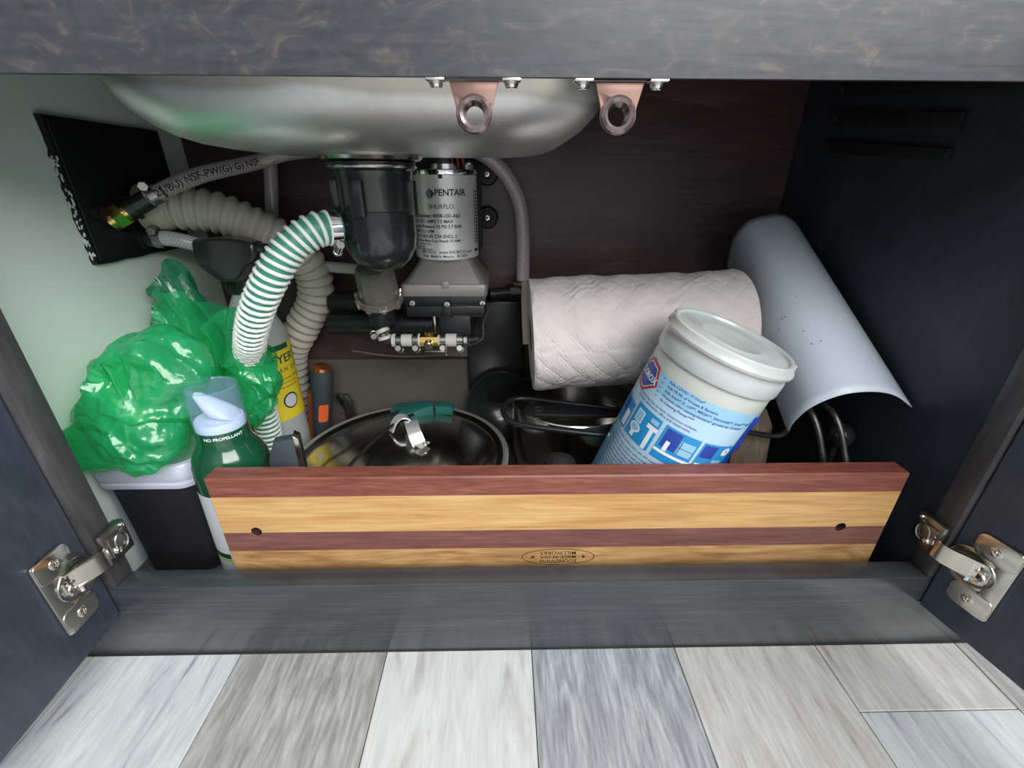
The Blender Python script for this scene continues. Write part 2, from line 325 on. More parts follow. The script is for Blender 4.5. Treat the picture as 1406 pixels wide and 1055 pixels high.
def ink(items, fn, name, mat, parent, maxlen=None):
    """flat print: texts and polygons laid out in 2-D (x, y), mapped onto a surface by fn(x, y)"""
    bm = bmesh.new()
    for it in items:
        if it[0] == 't':
            _, s, x, y, size = it[:5]; opt = it[5] if len(it) > 5 else {}
            rot = opt.pop('rot', 0) if opt else 0; V, Fs = text2d(s, size, **opt)
            vs = [bm.verts.new((x+a*cos(rot)-b*sin(rot), y+a*sin(rot)+b*cos(rot), 0)) for a, b in V]
            for f in Fs:
                try: bm.faces.new([vs[i] for i in f])
                except ValueError: pass
        else:
            bm.faces.new([bm.verts.new((a, b, 0)) for a, b in it[1]])
    if maxlen:
        bmesh.ops.triangulate(bm, faces=bm.faces[:])
        for _ in range(6):
            ed = [e for e in bm.edges if e.calc_length() > maxlen]
            if not ed: break
            bmesh.ops.subdivide_edges(bm, edges=ed, cuts=1); bmesh.ops.triangulate(bm, faces=[f for f in bm.faces if len(f.verts) > 3])
    for v in bm.verts: v.co = Vector(fn(v.co.x, v.co.y))
    me = bpy.data.meshes.new(name); bm.to_mesh(me); bm.free(); me.materials.append(M[mat])
    o = bpy.data.objects.new(name, me); C.objects.link(o); o.parent = parent; rebase(o, parent); return o
def rect(x0, y0, x1, y1): return ('p', [(x0, y0), (x1, y0), (x1, y1), (x0, y1)])
def oval(cx, cy, a, b, n=24): return ('p', [(cx+a*cos(2*pi*i/n), cy+b*sin(2*pi*i/n)) for i in range(n)])
def ring2(cx, cy, a, b, w, n=40):
    out = []
    for i in range(n):
        t, u = 2*pi*i/n, 2*pi*(i+1)/n
        out.append(('p', [(cx+a*cos(t), cy+b*sin(t)), (cx+a*cos(u), cy+b*sin(u)), (cx+(a-w)*cos(u), cy+(b-w)*sin(u)), (cx+(a-w)*cos(t), cy+(b-w)*sin(t))]))
    return out
def star2(cx, cy, r): return ('p', [(cx+(r if i % 2 == 0 else r*.42)*sin(pi*i/5), cy+(r if i % 2 == 0 else r*.42)*cos(pi*i/5)) for i in range(10)])
def clamp_ring(mb, p, d, r, w=.008, screw=(0, 0, -1)):
    """worm-drive hose clamp: band with a screw housing"""
    p, d = Vector(p), Vector(d).normalized()
    mb.lathe([(r, -w/2), (r+.0012, -w/2), (r+.0012, w/2), (r, w/2), (r, -w/2)], zto(p, d), 32)
    sdir = Vector(screw); sdir = (sdir-d*sdir.dot(d)).normalized(); c = p+sdir*(r+.004); t = d.cross(sdir)
    mb.cyl(c-t*.007, c+t*.007, .0038, seg=12); mb.cyl(c+t*.007, c+t*.010, .0046, seg=6)
def screw_head(mb, c, n, r=.004, h=.0018):
    m = zto(c, n); mb.lathe([(0, 0), (r, 0), (r, h*.5), (r*.8, h), (r*.45, h*1.1), (r*.3, h*.6), (0, h*.5)], m, 20)
    for k in (0, pi/2):
        a = m @ Vector((cos(k)*r*.6, sin(k)*r*.6, h)); b = m @ Vector((-cos(k)*r*.6, -sin(k)*r*.6, h)); mb.cyl(a, b, r*.11, seg=6)
#===BUILD===
# ================================================================== setting
fl = structure(MB().box((-1.6, -2.2, -.02), (1.6, .9, -.003)).build('floor', 'raw_panel', smooth=0))
fl_cols = {-2: 0, -1: 4, 0: 0, 1: 1, 2: 2, 3: 3, 4: 4, 5: 2, 6: 1, 7: 3}
def plank(x0, x1, y0, y1, mi, loc):
    o = MB().box((x0+.0004, y0+.0004, -.003), (x1-.0004, y1-.0004, 0), .0005, seg=1).build('plank', PL[mi], fl, 0); return o
for k in range(-2, 8):
    x0 = -.2598-.143+.1429*k; x1 = x0+.1429
    cuts = {5: [-.0612], 4: [-.62], 3: [-.36-.3], 2: [-.9], 1: [-.55], 0: [-.8], 6: [-.3]}.get(k, [-.5])
    ys = [-1.8]+sorted(cuts)+[.0]
    for i in range(len(ys)-1):
        mi = fl_cols[k] if i == len(ys)-2 else (fl_cols[k]+2*(len(ys)-1-i)) % 5
        if k == 5: mi = 4 if i == 1 else 0
        plank(x0, x1, ys[i], ys[i+1], mi, k)
wl = MB().box((-.44, .0193, .0), (-.42, .215, .66)).box((-.44, .2155, .0), (-.42, .375, .66))
structure(wl.build('wall_left', 'white_wall', smooth=0))

# ================================================================== cabinet
cab = thing('cabinet', 'dark stained sink cabinet with both doors standing open', 'cabinet', (.02, .19, 0))
m = MB(); m.prism([(0, .4730), (.0035, .4730), (.0193, .492), (.0193, .66), (0, .66)], 1.06, axes((-.50, 0, 0), (0, 1, 0), (0, 0, 1), (1, 0, 0))); m.build('top_rail', 'dark_wood', cab, 0)
MB().box((-.50, 0, 0), (.56, .0193, .093), .0012).build('bottom_rail', 'rail_wood', cab)
for a, b in ((-.50, -.3462), (.389, .56)): MB().box((a, .0002, .0932), (b, .0193, .4726), .001).build('stile', 'stile_wood', cab)
MB().box((.3915, .0195, .0), (.41, .3745, .66)).build('side_panel', 'side_wood', cab, 0)
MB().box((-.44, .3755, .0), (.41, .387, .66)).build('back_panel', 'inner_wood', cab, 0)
MB().box((-.4195, .0195, .008), (.391, .375, .020)).build('bottom_panel', 'raw_panel', cab, 0)
MB().box((-.372, .3685, .0202), (-.058, .3753, .164), .001).build('lower_back_board', 'raw_panel', cab, 0)['label'] = 'dusty taupe lower back board'
MB().box((-.50, 0, .6605), (.56, .40, .69), .003).build('countertop', 'counter', cab)['label'] = 'pale countertop above the rail'
for (y0, z0, y1, z1, zz0, zz1, t) in ((.30, .5135, .098, .4845, .527, .4905, 0), (.298, .484, .139, .4636, .498, .4765, 1), (.298, .455, .139, .4395, .4683, .4495, 2)):
    m = MB(); m.prism([(y0, z0), (y1, z1), (y1, zz1), (y0, zz0)], .006, axes((.3855, 0, 0), (0, 1, 0), (0, 0, 1), (1, 0, 0)), .001)
    m.sphere((.389, y0+.004, (z0+zz0)/2), .0062, 2)
    m.build('side_bar', 'black_matte', cab)['label'] = 'black strip on the side panel'  # black flat bars along the side panel, rounded at the far end
# doors --------------------------------------------------------------
def door(hx, dirv, nrm, z0=.0595, z1=.487, w=.365, th=.019):
    d, n = Vector(dirv).normalized(), Vector(nrm).normalized(); o = Vector((hx, -.0012, 0))
    m = MB(); m.prism([(0, z0), (w, z0), (w, z1), (0, z1)], th, axes(o, d, (0, 0, 1), -n), .0012)
    dr = m.build('door', 'door_wood', cab)
    def W(a, z, h): return o + d*a + Vector((0, 0, z)) + n*h
    s = 1
    zc = .126
    def pl(poly, h0, h1, mb, bev=.0006):
        mb.prism(poly, h1-h0, axes(W(0, zc, h0), d, (0, 0, 1), n), bev)
    mb = MB()
    pl(rrect(.013, .074, .004, cx=.0365, cy=0), .0002, .0022, mb)
    for sg in (1, -1): pl(rrect(.030, .021, .006, cx=.0275, cy=sg*.0265), .0004, .0030, mb)
    pl([(.018+.0195*cos(t)*1.0, .0185*sin(t)) for t in [2*pi*i/32 for i in range(32)]], .0002, .0018, mb)
    mb.build('hinge_plate', 'nickel', dr)
    cup = MB(); cm_ = axes(W(.0185, zc, 0), d, (0, 0, 1), n)
    cup.lathe([(.0175, .0019), (.0168, .0030), (.0150, .0026), (.0138, .0010), (.0125, .0004), (0, .0003)], cm_ @ Matrix.Diagonal((1, .88, 1, 1)), 40)
    cup.build('hinge_cup', 'zinc', dr)
    pin = MB()
    pin.cyl(W(.020, zc-.010, .0045), W(.020, zc+.010, .0045), .0022, seg=12); pin.cyl(W(.028, zc-.006, .0035), W(.028, zc+.006, .0035), .0016, seg=10)
    pin.tube([W(.022, zc+.003, .004), W(.027, zc+.004, .006), W(.031, zc, .006), W(.027, zc-.004, .006), W(.022, zc-.003, .004)], .0012, 8)
    pin.build('hinge_pin', 'chrome', dr)
    # bent arm from the cup round the stile edge
    arm = MB(); prof = [(.024, .0035), (.016, .0085), (.008, .0125), (.0, .0140), (-.006, .0120), (-.009, .0085), (-.012, .0072)]
    pr_ = spline([(a, h, 0) for a, h in prof], .0015); rings = []
    for i, p in enumerate(pr_):
        t = (pr_[min(i+1, len(pr_)-1)]-pr_[max(0, i-1)]).normalized(); nn = Vector((-t.y, t.x, 0))*.0008
        if nn.y < 0: nn = -nn
        hw = .0085 if p.x > -.004 else .0078
        rings.append([W(p.x+nn.x, zc+.004+hw, p.y+nn.y), W(p.x+nn.x, zc+.004-hw, p.y+nn.y), W(p.x-nn.x, zc+.004-hw, p.y-nn.y), W(p.x-nn.x, zc+.004+hw, p.y-nn.y)])
    arm.grid(rings, cap0=True, cap1=True)
    for sg in (1, -1):
        arm.prism([(.027, .0015), (.014, .007), (.006, .0115), (.004, .0135), (.014, .0102), (.028, .0045)], .0012, axes(W(0, zc+.004+sg*.0085, 0), d, n, d.cross(n)))
    arm.build('hinge_arm', 'nickel', dr)
    # clip gripping the stile
    ex = -.3462 if n.x > 0 else .389; sx = 1 if n.x > 0 else -1
    cl = MB(); zc2 = .134
    cl.box(sorted_lo((ex+sx*.0004, .0008, zc2-.016), (ex+sx*.0062, .0262, zc2+.016)), sorted_hi((ex+sx*.0004, .0008, zc2-.016), (ex+sx*.0062, .0262, zc2+.016)), .0018)
    cl.box(sorted_lo((ex+sx*.0062, .004, zc2-.010), (ex+sx*.0082, .022, zc2+.010)), sorted_hi((ex+sx*.0062, .004, zc2-.010), (ex+sx*.0082, .022, zc2+.010)), .0008)
    cl.box(sorted_lo((ex+sx*.006, .0195, zc2-.014), (ex-sx*.004, .0262, zc2+.014)), sorted_hi((ex+sx*.006, .0195, zc2-.014), (ex-sx*.004, .0262, zc2+.014)), .001)
    c0 = Vector((ex+sx*.0085, .014, zc2+.001))
    cl.lathe([(.0062, 0), (.0068, .0006), (.0062, .0014), (.0054, .0006), (.0054, 0)], axes(c0, (0, 1, 0), (0, 0, 1), (sx, 0, 0)) @ Matrix.Diagonal((1, 1.3, 1, 1)), 24)
    cl.build('hinge_clip', 'zinc', dr)
    sc = MB(); screw_head(sc, (ex+sx*.0082, .008, zc2-.004), (sx, 0, 0), .0034, .003); screw_head(sc, (ex+sx*.0062, .022, zc2+.012), (sx, 0, 0), .0022, .002)
    sc.build('hinge_screw', 'nickel', dr)
    for sg in (1, -1):
        sc = MB(); screw_head(sc, W(.027, zc+sg*.0265, .0030), n, .0046, .0012); sc.build('hinge_screw', 'nickel', dr)
    return dr
def sorted_lo(a, b): return tuple(min(x, y) for x, y in zip(a, b))
def sorted_hi(a, b): return tuple(max(x, y) for x, y in zip(a, b))
door(-.3535, (.0697, -.9976, 0), (.9976, .0697, 0))['label'] = 'left cabinet door swung open with nickel hinge'
door(.3935, (.182, -.983, 0), (-.983, -.182, 0))['label'] = 'right cabinet door swung wide with nickel hinge'

# ================================================================== sink
sk = thing('kitchen_sink', 'stainless steel sink basin hanging under the counter, seen from below', 'sink', (-.09, .18, .447))
def sink_rings():
    x0, x1, y0, y1 = -.284, .084, .038, .322; rs = []
    prof = [(-.012, .655), (-.012, .650), (0, .648), (.0004, .56), (.0012, .512), (.002, .499), (.004, .488), (.008, .477), (.014, .4675), (.022, .459), (.0315, .4528), (.0425, .4487), (.056, .4463), (.080, .4455), (.125, .4450)]
    for ins, z in prof:
        rr = max(.03, .062-ins*.2) if ins >= 0 else .08
        rs.append([(p[0], p[1], z) for p in rrect(x1-x0-2*ins, y1-y0-2*ins, min(rr, (y1-y0-2*ins)/2-.001), 10, (x0+x1)/2, (y0+y1)/2)])
    return rs
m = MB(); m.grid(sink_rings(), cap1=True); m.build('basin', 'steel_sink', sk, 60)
m = MB(); m.lathe([(.046, .4455), (.048, .443), (.046, .4405), (.040, .439), (.0, .439)], Matrix.Translation((-.126, .19, 0)), 40); m.build('drain_flange', 'steel', sk)

# drain cup -----------------------------------------------------------
dc = thing('drain_cup', 'glossy black drain cup hanging below the sink', 'drain trap', (-.126, .19, .335))
CX, CY_ = -.126, .19
m = MB(); m.lathe([(.0, .4385), (.0405, .4385), (.0415, .436), (.0405, .433), (.0375, .431), (.0362, .425), (.0355, .398), (.0352, .3965), (.0362, .3955), (.0362, .372), (.0345, .360), (.029, .349), (.020, .341), (.010, .3375), (0, .337)], Matrix.Translation((CX, CY_, 0)), 56)
m.build('cup_body', 'cup_black', dc)
for a in (-100, -172, -10, 80):
    m = MB(); t = radians(a); m.box((-.006, -.004, .392), (.006, .006, .423), .001, axes((CX+.0375*cos(t), CY_+.0375*sin(t), 0), (-sin(t), cos(t), 0), (-cos(t), -sin(t), 0), (0, 0, 1))); m.build('side_lug', 'cup_black', dc)
m = MB(); m.lathe([(.0418, .4335), (.0424, .4345), (.0418, .4355), (.041, .4345), (.0418, .4335)], Matrix.Translation((CX, CY_, 0)), 48); m.build('rim_wire', 'steel', dc)
m = MB(); m.cyl((CX-.030, CY_-.010, .381), (-.169, .160, .381), .0135); m.build('outlet_spout', 'cup_black', dc)

# striped hose ----------------------------------------------------------
HP = [(-.158, .166, .381), (-.176, .153, .3805), (-.198, .142, .366), (-.218, .136, .341), (-.241, .140, .309), (-.264, .156, .275), (-.292, .190, .236), (-.306, .212, .188), (-.313, .222, .130), (-.319, .223, .07), (-.321, .223, .037)]
sh = thing('striped_drain_hose', 'white drain hose with teal spiral stripes curving from the drain cup', 'hose', (-.23, .15, .0205))
m = MB(); m.tube(HP, .0142, 20); m.build('hose_wall', 'hose_teal', sh)
P = spline(HP, .0006); fr = frames(P); Ls = 0; hel = []; nxt = 0
pitch = .0072
for i, p in enumerate(P):
    if i: Ls += (P[i]-P[i-1]).length
    if Ls >= nxt:
        t = 2*pi*Ls/pitch; a, b = fr[i]; hel.append(p+(a*cos(t)+b*sin(t))*.0146); nxt += pitch/18
m = MB(); m.tube(hel, .0021, 7, spl=False); m.build('spiral_rib', 'hose_white', sh, 80)
m = MB(); clamp_ring(m, (-.163, .162, .381), (1, .7, 0), .0158, .009, (.2, -.6, -1)); m.build('hose_clamp', 'chrome', sh)

# grey corrugated hose ----------------------------------------------------
gh = thing('corrugated_drain_hose', 'fat grey corrugated drain hose looping down from the black wall plate', 'hose', (-.26, .28, .07))
gp = [(-.405, .262, .393), (-.385, .268, .394), (-.343, .277, .389), (-.306, .288, .372), (-.276, .310, .346), (-.262, .328, .310), (-.269, .336, .268), (-.298, .338, .225), (-.326, .340, .175), (-.335, .340, .05)]
m = MB(); m.tube(gp, lambda s, L: .0225+.0021*(abs(sin(pi*s/.0125))**1.6*2-1), 28, step=.0012); m.build('hose_wall', 'grey_hose', gh, 80)
m = MB(); m.cyl((-.41, .262, .393), (-.388, .267, .394), .0255, .0245, 28); m.build('hose_cuff', 'grey_hose', gh)

# black plate on the wall ---------------------------------------------------
bp_ = thing('wall_plate', 'square black plate with ragged cut edge on the white wall', 'plate', (-.42, .25, .41))
random.seed(5)
y0, y1, z0, z1 = .1805, .326, .344, .476
poly = []
for k in range(25): poly.append((y0+random.uniform(-.0016, .0012)*(1 if 0 < k < 24 else 0), z1-(z1-z0)*k/24))
for k in range(1, 13): poly.append((y0+(y1-y0)*k/12, z0+random.uniform(-.0006, .0006)))
poly += [(y1, z1), (y0+.003, z1)]
m = MB(); m.prism(poly, .006, axes((-.4198, 0, 0), (0, 1, 0), (0, 0, 1), (1, 0, 0)), 0); m.build('plate_panel', 'black_matte', bp_, 0)
m = MB(); m.prism([(y0+.003, z0+.003), (y1-.002, z0+.003), (y1-.002, z1-.003), (y0+.003, z1-.003)], .0015, axes((-.4138, 0, 0), (0, 1, 0), (0, 0, 1), (1, 0, 0)), .0006); m.build('plate_face', 'black_plastic', bp_)
m = MB()
for k in range(70):
    t = random.random()**.8; z = z1-.03-(z1-z0-.035)*t; s = random.uniform(.0006, .0018)
    m.sphere((-.4165+random.uniform(-.002, .0035), y0-.0012+random.uniform(-.001, .0008), z), s, 1, (.7, .6, random.uniform(.8, 2)))
m.build('torn_edge', 'chip', bp_)['kind'] = 'stuff'
# fittings on the plate
ft = thing('inlet_fitting', 'brass and black hose fitting on the black wall plate', 'fitting', (-.41, .225, .39))
a, b = Vector((-.414, .214, .3835)), Vector((-.363, .240, .4145)); dd = (b-a).normalized()
m = MB(); m.cyl(a, a+dd*.006, .0115, seg=20); m.cyl(a+dd*.006, a+dd*.016, .0125, seg=6); m.cyl(a+dd*.016, a+dd*.020, .009, seg=20); m.build('brass_nut', 'brass', ft)
m = MB(); m.cyl(a+dd*.020, a+dd*.044, .0105, .0095); m.cyl(a+dd*.024, a+dd*.028, .0125, seg=24); m.cyl(a+dd*.038, a+dd*.062, .008); m.build('elbow_body', 'black_plastic', ft)
m = MB(); m.cyl((-.414, .200, .392), (-.408, .2005, .3925), .0085, seg=24); m.cyl((-.409, .2005, .3925), (-.407, .2005, .3925), .004, seg=12); m.build('blank_plug', 'black_plastic', ft)
lf = thing('lower_inlet_fitting', 'short black barbed fitting low on the black wall plate', 'fitting', (-.41, .25, .36))
m = MB(); m.cyl((-.414, .246, .3625), (-.398, .249, .3610), .0085); m.cyl((-.414, .246, .3625), (-.407, .247, .362), .012, seg=6); m.build('barb', 'black_plastic', lf)

# braided hoses --------------------------------------------------------------
def hose(name, label, pts, r, mat, clamps=(), base=None):
    t = thing(name, label, 'hose', base or pts[-1])
    m = MB(); m.tube(pts, r, 18); m.build('hose_tube', mat, t, 80)
    for (p, d, s) in clamps:
        m = MB(); clamp_ring(m, p, d, r+.0003, .008, s); m.build('hose_clamp', 'zinc', t)
    return t
hA = [(-.386, .228, .4005), (-.372, .235, .4095), (-.339, .262, .4275), (-.295, .305, .4425), (-.262, .318, .4530), (-.22, .33, .458)]
tA = hose('printed_water_hose', 'braided water hose with black lettering rising from the brass fitting', hA, .0085, 'braid', [((-.375, .2335, .4080), (.8, .4, .45), (0, -.3, 1))])
Pp = spline(hA, .002); Fr = frames(Pp); Lc = [0]
for i in range(1, len(Pp)): Lc.append(Lc[-1]+(Pp[i]-Pp[i-1]).length)
def on_hose(x, y):
    s = min(max(x, 0), Lc[-1]-1e-4); i = max(k for k in range(len(Lc)) if Lc[k] <= s); i = min(i, len(Pp)-2); f = (s-Lc[i])/max(1e-6, Lc[i+1]-Lc[i])
    p = Pp[i].lerp(Pp[i+1], f); t = (Pp[i+1]-Pp[i]).normalized(); out = (Vector((0, -.28, .4217))-p); out = (out-t*out.dot(t)).normalized(); up = out.cross(t)
    if up.z < 0: up = -up
    th = y/.0087; return p + (out*cos(th)+up*sin(th))*.0089
ink([('t', '(025/BU) NSF-PW(G) G) NSF', 0.070, 0, .0100, {'bold': .012, 'rot': 0})], on_hose, 'lettering', 'ink', tA, .004)
hose('riser_water_hose', 'braided water hose hanging straight down the dark back panel', [(-.297, .352, .458), (-.3015, .352, .435), (-.305, .352, .415), (-.312, .352, .382), (-.318, .352, .345)], .0085, 'braid')
hose('lower_water_hose', 'white braided hose leaving the lower plate fitting, clamped with a cut strap', [(-.404, .248, .3615), (-.385, .252, .3615), (-.362, .260, .354), (-.338, .278, .338), (-.330, .300, .312), (-.338, .322, .28)], .0085, 'braid_grey', [((-.396, .250, .3615), (1, .2, 0), (0, -.3, 1))])
hose('pump_outlet_hose', 'braided water hose arching down to the right of the pump', [(-.055, .338, .462), (-.028, .345, .456), (-.004, .352, .439), (.014, .354, .415), (.0245, .354, .385), (.0275, .354, .345), (.0275, .354, .284)], .0098, 'braid', [((.0275, .354, .290), (0, 0, 1), (-.5, -1, 0))])
hose('strainer_inlet_hose', 'short pale braided hose entering behind the strainer', [(-.30, .345, .312), (-.26, .338, .3155), (-.225, .330, .315), (-.178, .318, .314)], .0075, 'braid_grey', [((-.188, .321, .314), (1, -.25, 0), (0, 0, 1))])
# ================================================================== water pump
pu = thing('water_pump', 'upright silver labelled water pump fixed to the back panel', 'pump', (-.0735, .37, .26))
MX, MY = -.0735, .312
m = MB(); m.lathe([(.0, .4335), (.0395, .4335), (.0405, .4325), (.0405, .335), (.0375, .333), (0, .333)], Matrix.Translation((MX, MY, 0)), 64); m.build('motor_can', 'motor_label', pu)
m = MB(); m.lathe([(.0408, .4295), (.0414, .4305), (.0414, .4345), (.0400, .4355), (.034, .4355), (.032, .434)], Matrix.Translation((MX, MY, 0)), 64)
m.build('motor_end_cap', 'chrome', pu)
m = MB(); m.lathe([(.020, .4345), (.0195, .4415), (.0185, .4425), (.012, .443), (.0105, .450), (.006, .4545), (0, .4555)], Matrix.Translation((MX+.002, MY, 0)), 40); m.build('bearing_cap', 'chrome', pu)
for sx in (-.034, .033):
    m = MB(); c = (MX+sx, MY-.016, .4345); m.cyl(c, (c[0], c[1], .441), .0052, seg=6); m.sphere((c[0], c[1], .4415), .0042, 2, (1, 1, .8)); m.build('motor_bolt', 'chrome', pu)
for k in (0, 1):
    m = MB(); m.tube([(MX+.020+.006*k, MY-.008, .434), (MX+.018+.007*k, MY-.010, .452), (MX+.014+.005*k, MY-.004, .458)], .0017, 8); m.build('lead_wire', 'red_wire', pu)
def on_motor(x, y): t = x/.0408; return (MX+.0408*sin(t), MY-.0408*cos(t), y)
K = .0408
r_ = lambda deg: radians(deg)*K
H = .4330
its = [('t', 'PENTAIR', r_(17), H-.0225, .0098, {'bold': .022}), ('t', 'SHURFLO', r_(0), H-.0375, .0072, {'bold': .003}),
       ('t', 'Volts:', r_(-62), H-.0372, .004, {'bold': .02}),
       ('t', 'Part Number: 4008-101-A65', r_(-15), H-.0478, .0058, {'bold': .022}), ('t', 'Volts: 12 VDC AMPS 7.5 MAX', r_(-27), H-.0540, .0052, {'bold': .022}),
       ('t', 'Max Outlet Pressure 55 PSI 3.7 BAR', r_(-20), H-.0598, .0052, {'bold': .022}), ('t', '3.0 GPM 11.3 LPM', r_(-42), H-.0655, .0052, {'bold': .022}),
       ('t', '82-11-002-05 CSA ENCL 2', r_(-16), H-.0710, .0052, {'bold': .022}), ('t', 'Max Slow Blow Fuse Rated: 10 AMP', r_(-14), H-.0762, .0044, {'bold': .02}),
       ('t', 'THERMALLY PROTECTED', r_(-48), H-.0802, .0032, {'bold': .015}), ('t', 'Continuous duty', r_(-48), H-.0832, .003, {'bold': .015}), ('t', 'U.S. and foreign patents', r_(-40), H-.0860, .003, {'bold': .015}),
       ('t', '08418215   www.SHURFLO.com', r_(6), H-.0895, .0052, {'bold': .012}), ('t', '0420  Made In Mexico   IN 0001', r_(2), H-.0945, .0046, {'bold': .014})]
# diamond emblem made of small lozenges, solid on its right side
ex, ey = r_(-17), H-.0235
for i in range(3):
    for j in range(3):
        cx, cy = ex-.0018+(i-j)*.0017, ey+(i+j-2)*.0021; its.append(('p', [(cx-.0013, cy), (cx, cy-.0016), (cx+.0013, cy), (cx, cy+.0016)]))
its.append(('p', [(ex+.0002, ey+.0062), (ex+.0052, ey), (ex+.0002, ey-.0062), (ex+.0016, ey)]))
its.append(rect(r_(66), H-.083, r_(67.5), H-.018))
for k in range(16): its.append(rect(r_(71), H-.020-.0039*k, r_(78), H-.0222-.0039*k))
its.append(rect(r_(64), H-.091, r_(76), H-.0875))
its.append(('t', '8', r_(-72), H-.022, .016, {'bold': .02}))
its.append(rect(r_(-1.5), H-.0075, r_(5), H-.0025))
ink(its, on_motor, 'motor_print', 'ink', pu, .003)
# cast base: square flange rising to the round motor
def sq(w, d, z, r): return [(p[0], p[1], z) for p in rrect(w, d, r, 8, MX-.002, .318)]
rings = [sq(.108, .100, .2900, .006), sq(.110, .102, .2920, .007), sq(.110, .102, .3030, .007), sq(.108, .100, .3050, .007), sq(.103, .096, .3055, .008)]
n = len(rings[0]); rings.append([(MX+.047*cos(math.atan2(p[1]-.318, p[0]-MX+.002)), MY+.004+.047*sin(math.atan2(p[1]-.318, p[0]-MX+.002)), .326) for p in rings[-1]])
rings.append([(MX+(p[0]-MX)*.88, MY+(p[1]-MY)*.88, .3335) for p in rings[-1]])
m = MB(); m.grid(rings, cap0=True, cap1=True); m.box((MX-.0045, .2655, .3005), (MX+.0045, .2685, .3095), .0008); m.build('cast_base', 'aluminium', pu, 40)
m = MB(); m.box((MX-.055, .271, .277), (MX+.051, .366, .290), .002); m.box((MX-.053, .2715, .262), (MX+.049, .365, .2768), .002)
m.box((MX-.006, .266, .262), (MX+.006, .274, .279), .001); m.box((MX-.012, .275, .222), (MX+.030, .36, .2625), .003); m.build('pump_head', 'black_plastic', pu)
for sx in (-.044, .001, .046):
    m = MB(); screw_head(m, (MX+sx, .2712 if sx != .001 else .2658, .2805), (0, -1, 0), .0042, .0022); m.build('head_screw', 'nickel', pu)
m = MB(); m.prism(rrect(.040, .120, .012, 6), .012, axes((-.050, .375, .39), (1, 0, 0), (0, 0, 1), (0, -1, 0)), .001); m.build('mounting_plate', 'black_matte', pu)
for (x, z) in ((-.022, .432), (-.0225, .377)):
    m = MB(); m.lathe([(.015, 0), (.015, .006), (.013, .010), (.0065, .0105), (.006, .008), (0, .008)], zto((x, .3748, z), (0, -1, 0)), 32); m.build('rubber_foot', 'black_rubber', pu)
    m = MB(); screw_head(m, (x, .3665, z), (0, -1, 0), .0042, .0025); m.build('foot_screw', 'nickel', pu)
m = MB(); m.cyl((-.022, .335, .2765), (.018, .35, .2765), .0095); m.cyl((.006, .3465, .2765), (.026, .354, .2765), .0125, seg=8); m.cyl((.0275, .354, .262), (.0275, .354, .2855), .0088)
m.cyl((.0275, .354, .2855), (.0275, .354, .298), .0075); m.build('outlet_elbow', 'black_plastic', pu)
m = MB(); m.cyl((-.245, .335, .2665), (-.128, .322, .2665), .0155); m.cyl((-.215, .3315, .2665), (-.200, .33, .2665), .0175, seg=12); m.cyl((-.150, .3245, .2665), (-.128, .322, .2665), .017, seg=12)
m.build('inlet_pipe', 'black_plastic', pu)

st = thing('water_strainer', 'smoky clear strainer bowl on a black neck left of the pump', 'strainer', (-.157, .27, .25))
SX, SY = -.1585, .275
m = MB(); tm = axes((SX, SY, .290), (1, 0, 0), (0, .94, .34), (0, -.34, .94))
m.lathe([(.0, .040), (.010, .0395), (.012, .0415), (.0205, .0405), (.0235, .037), (.0245, .028), (.0255, .004), (.0255, 0), (0, 0)], tm, 12); m.build('strainer_bowl', 'smoke', st, 20)
m = MB(); m.lathe([(.027, .002), (.0295, .001), (.0295, -.007), (.027, -.009), (.0, -.009)], tm, 40)
for k in range(10):
    a = 2*pi*k/10; m.box((-.003, -.002, -.008), (.003, .003, .0035), .0006, tm @ axes((.0295*cos(a), .0295*sin(a), 0), (-sin(a), cos(a), 0), (cos(a), sin(a), 0), (0, 0, 1)))
m.build('lock_ring', 'smoke', st)
m = MB(); m.cyl((SX, SY+.002, .283), (SX-.002, SY, .252), .0195, .0165); m.cyl((SX-.002, SY, .252), (SX-.002, SY-.001, .246), .010); m.cyl((SX, SY, .272), (SX+.004, SY+.045, .2705), .0145); m.build('strainer_neck', 'black_plastic', st)
m = MB(); clamp_ring(m, (SX+.0255, SY+.004, .292), (0, .3, 1), .004, .010, (1, -.4, 0)); m.build('clip', 'nickel', st)
vt = thing('drain_tee_valve', 'brass tee valve between white nylon barbs below the pump', 'valve', (-.11, .27, .2315))
m = MB(); m.cyl((-.1605, .270, .247), (-.1585, .269, .2425), .0092); m.cyl((-.1585, .269, .2385), (-.157, .268, .233), .0088); m.build('neck_collar', 'white_plastic', vt)
m = MB(); clamp_ring(m, (-.1592, .2692, .2405), (.1, 0, -1), .0082, .004, (-1, -.3, 0)); m.build('neck_clamp', 'nickel', vt)
yv, zv = .268, .2315
m = MB(); m.tube([(-.157, .268, .234), (-.156, .268, .2305), (-.148, .268, zv)], .006, 12); m.build('black_elbow', 'black_rubber', vt)
for a, b, r in ((-.1475, -.1425, .0088), (-.1350, -.1210, .0082), (-.1130, -.1105, .0090), (-.0872, -.0842, .0072), (-.0768, -.0625, .0088), (-.0535, -.0490, .0042)):
    m = MB(); m.cyl((a, yv, zv), (b, yv, zv), r); m.build('nylon_barb', 'white_plastic', vt)
for c in (-.1388, -.1165, -.0807, -.0585):
    m = MB(); clamp_ring(m, (c, yv, zv), (1, 0, 0), .0074, .0065, (0, -.5, -1)); m.cyl((c-.004, yv, zv), (c+.004, yv, zv), .0066); m.build('barb_clamp', 'zinc', vt)
m = MB(); m.cyl((-.1105, yv, zv), (-.0872, yv, zv), .0088, seg=8); m.cyl((-.0985, yv, zv+.012), (-.0985, yv, zv-.012), .0062); m.build('brass_body', 'brass', vt)
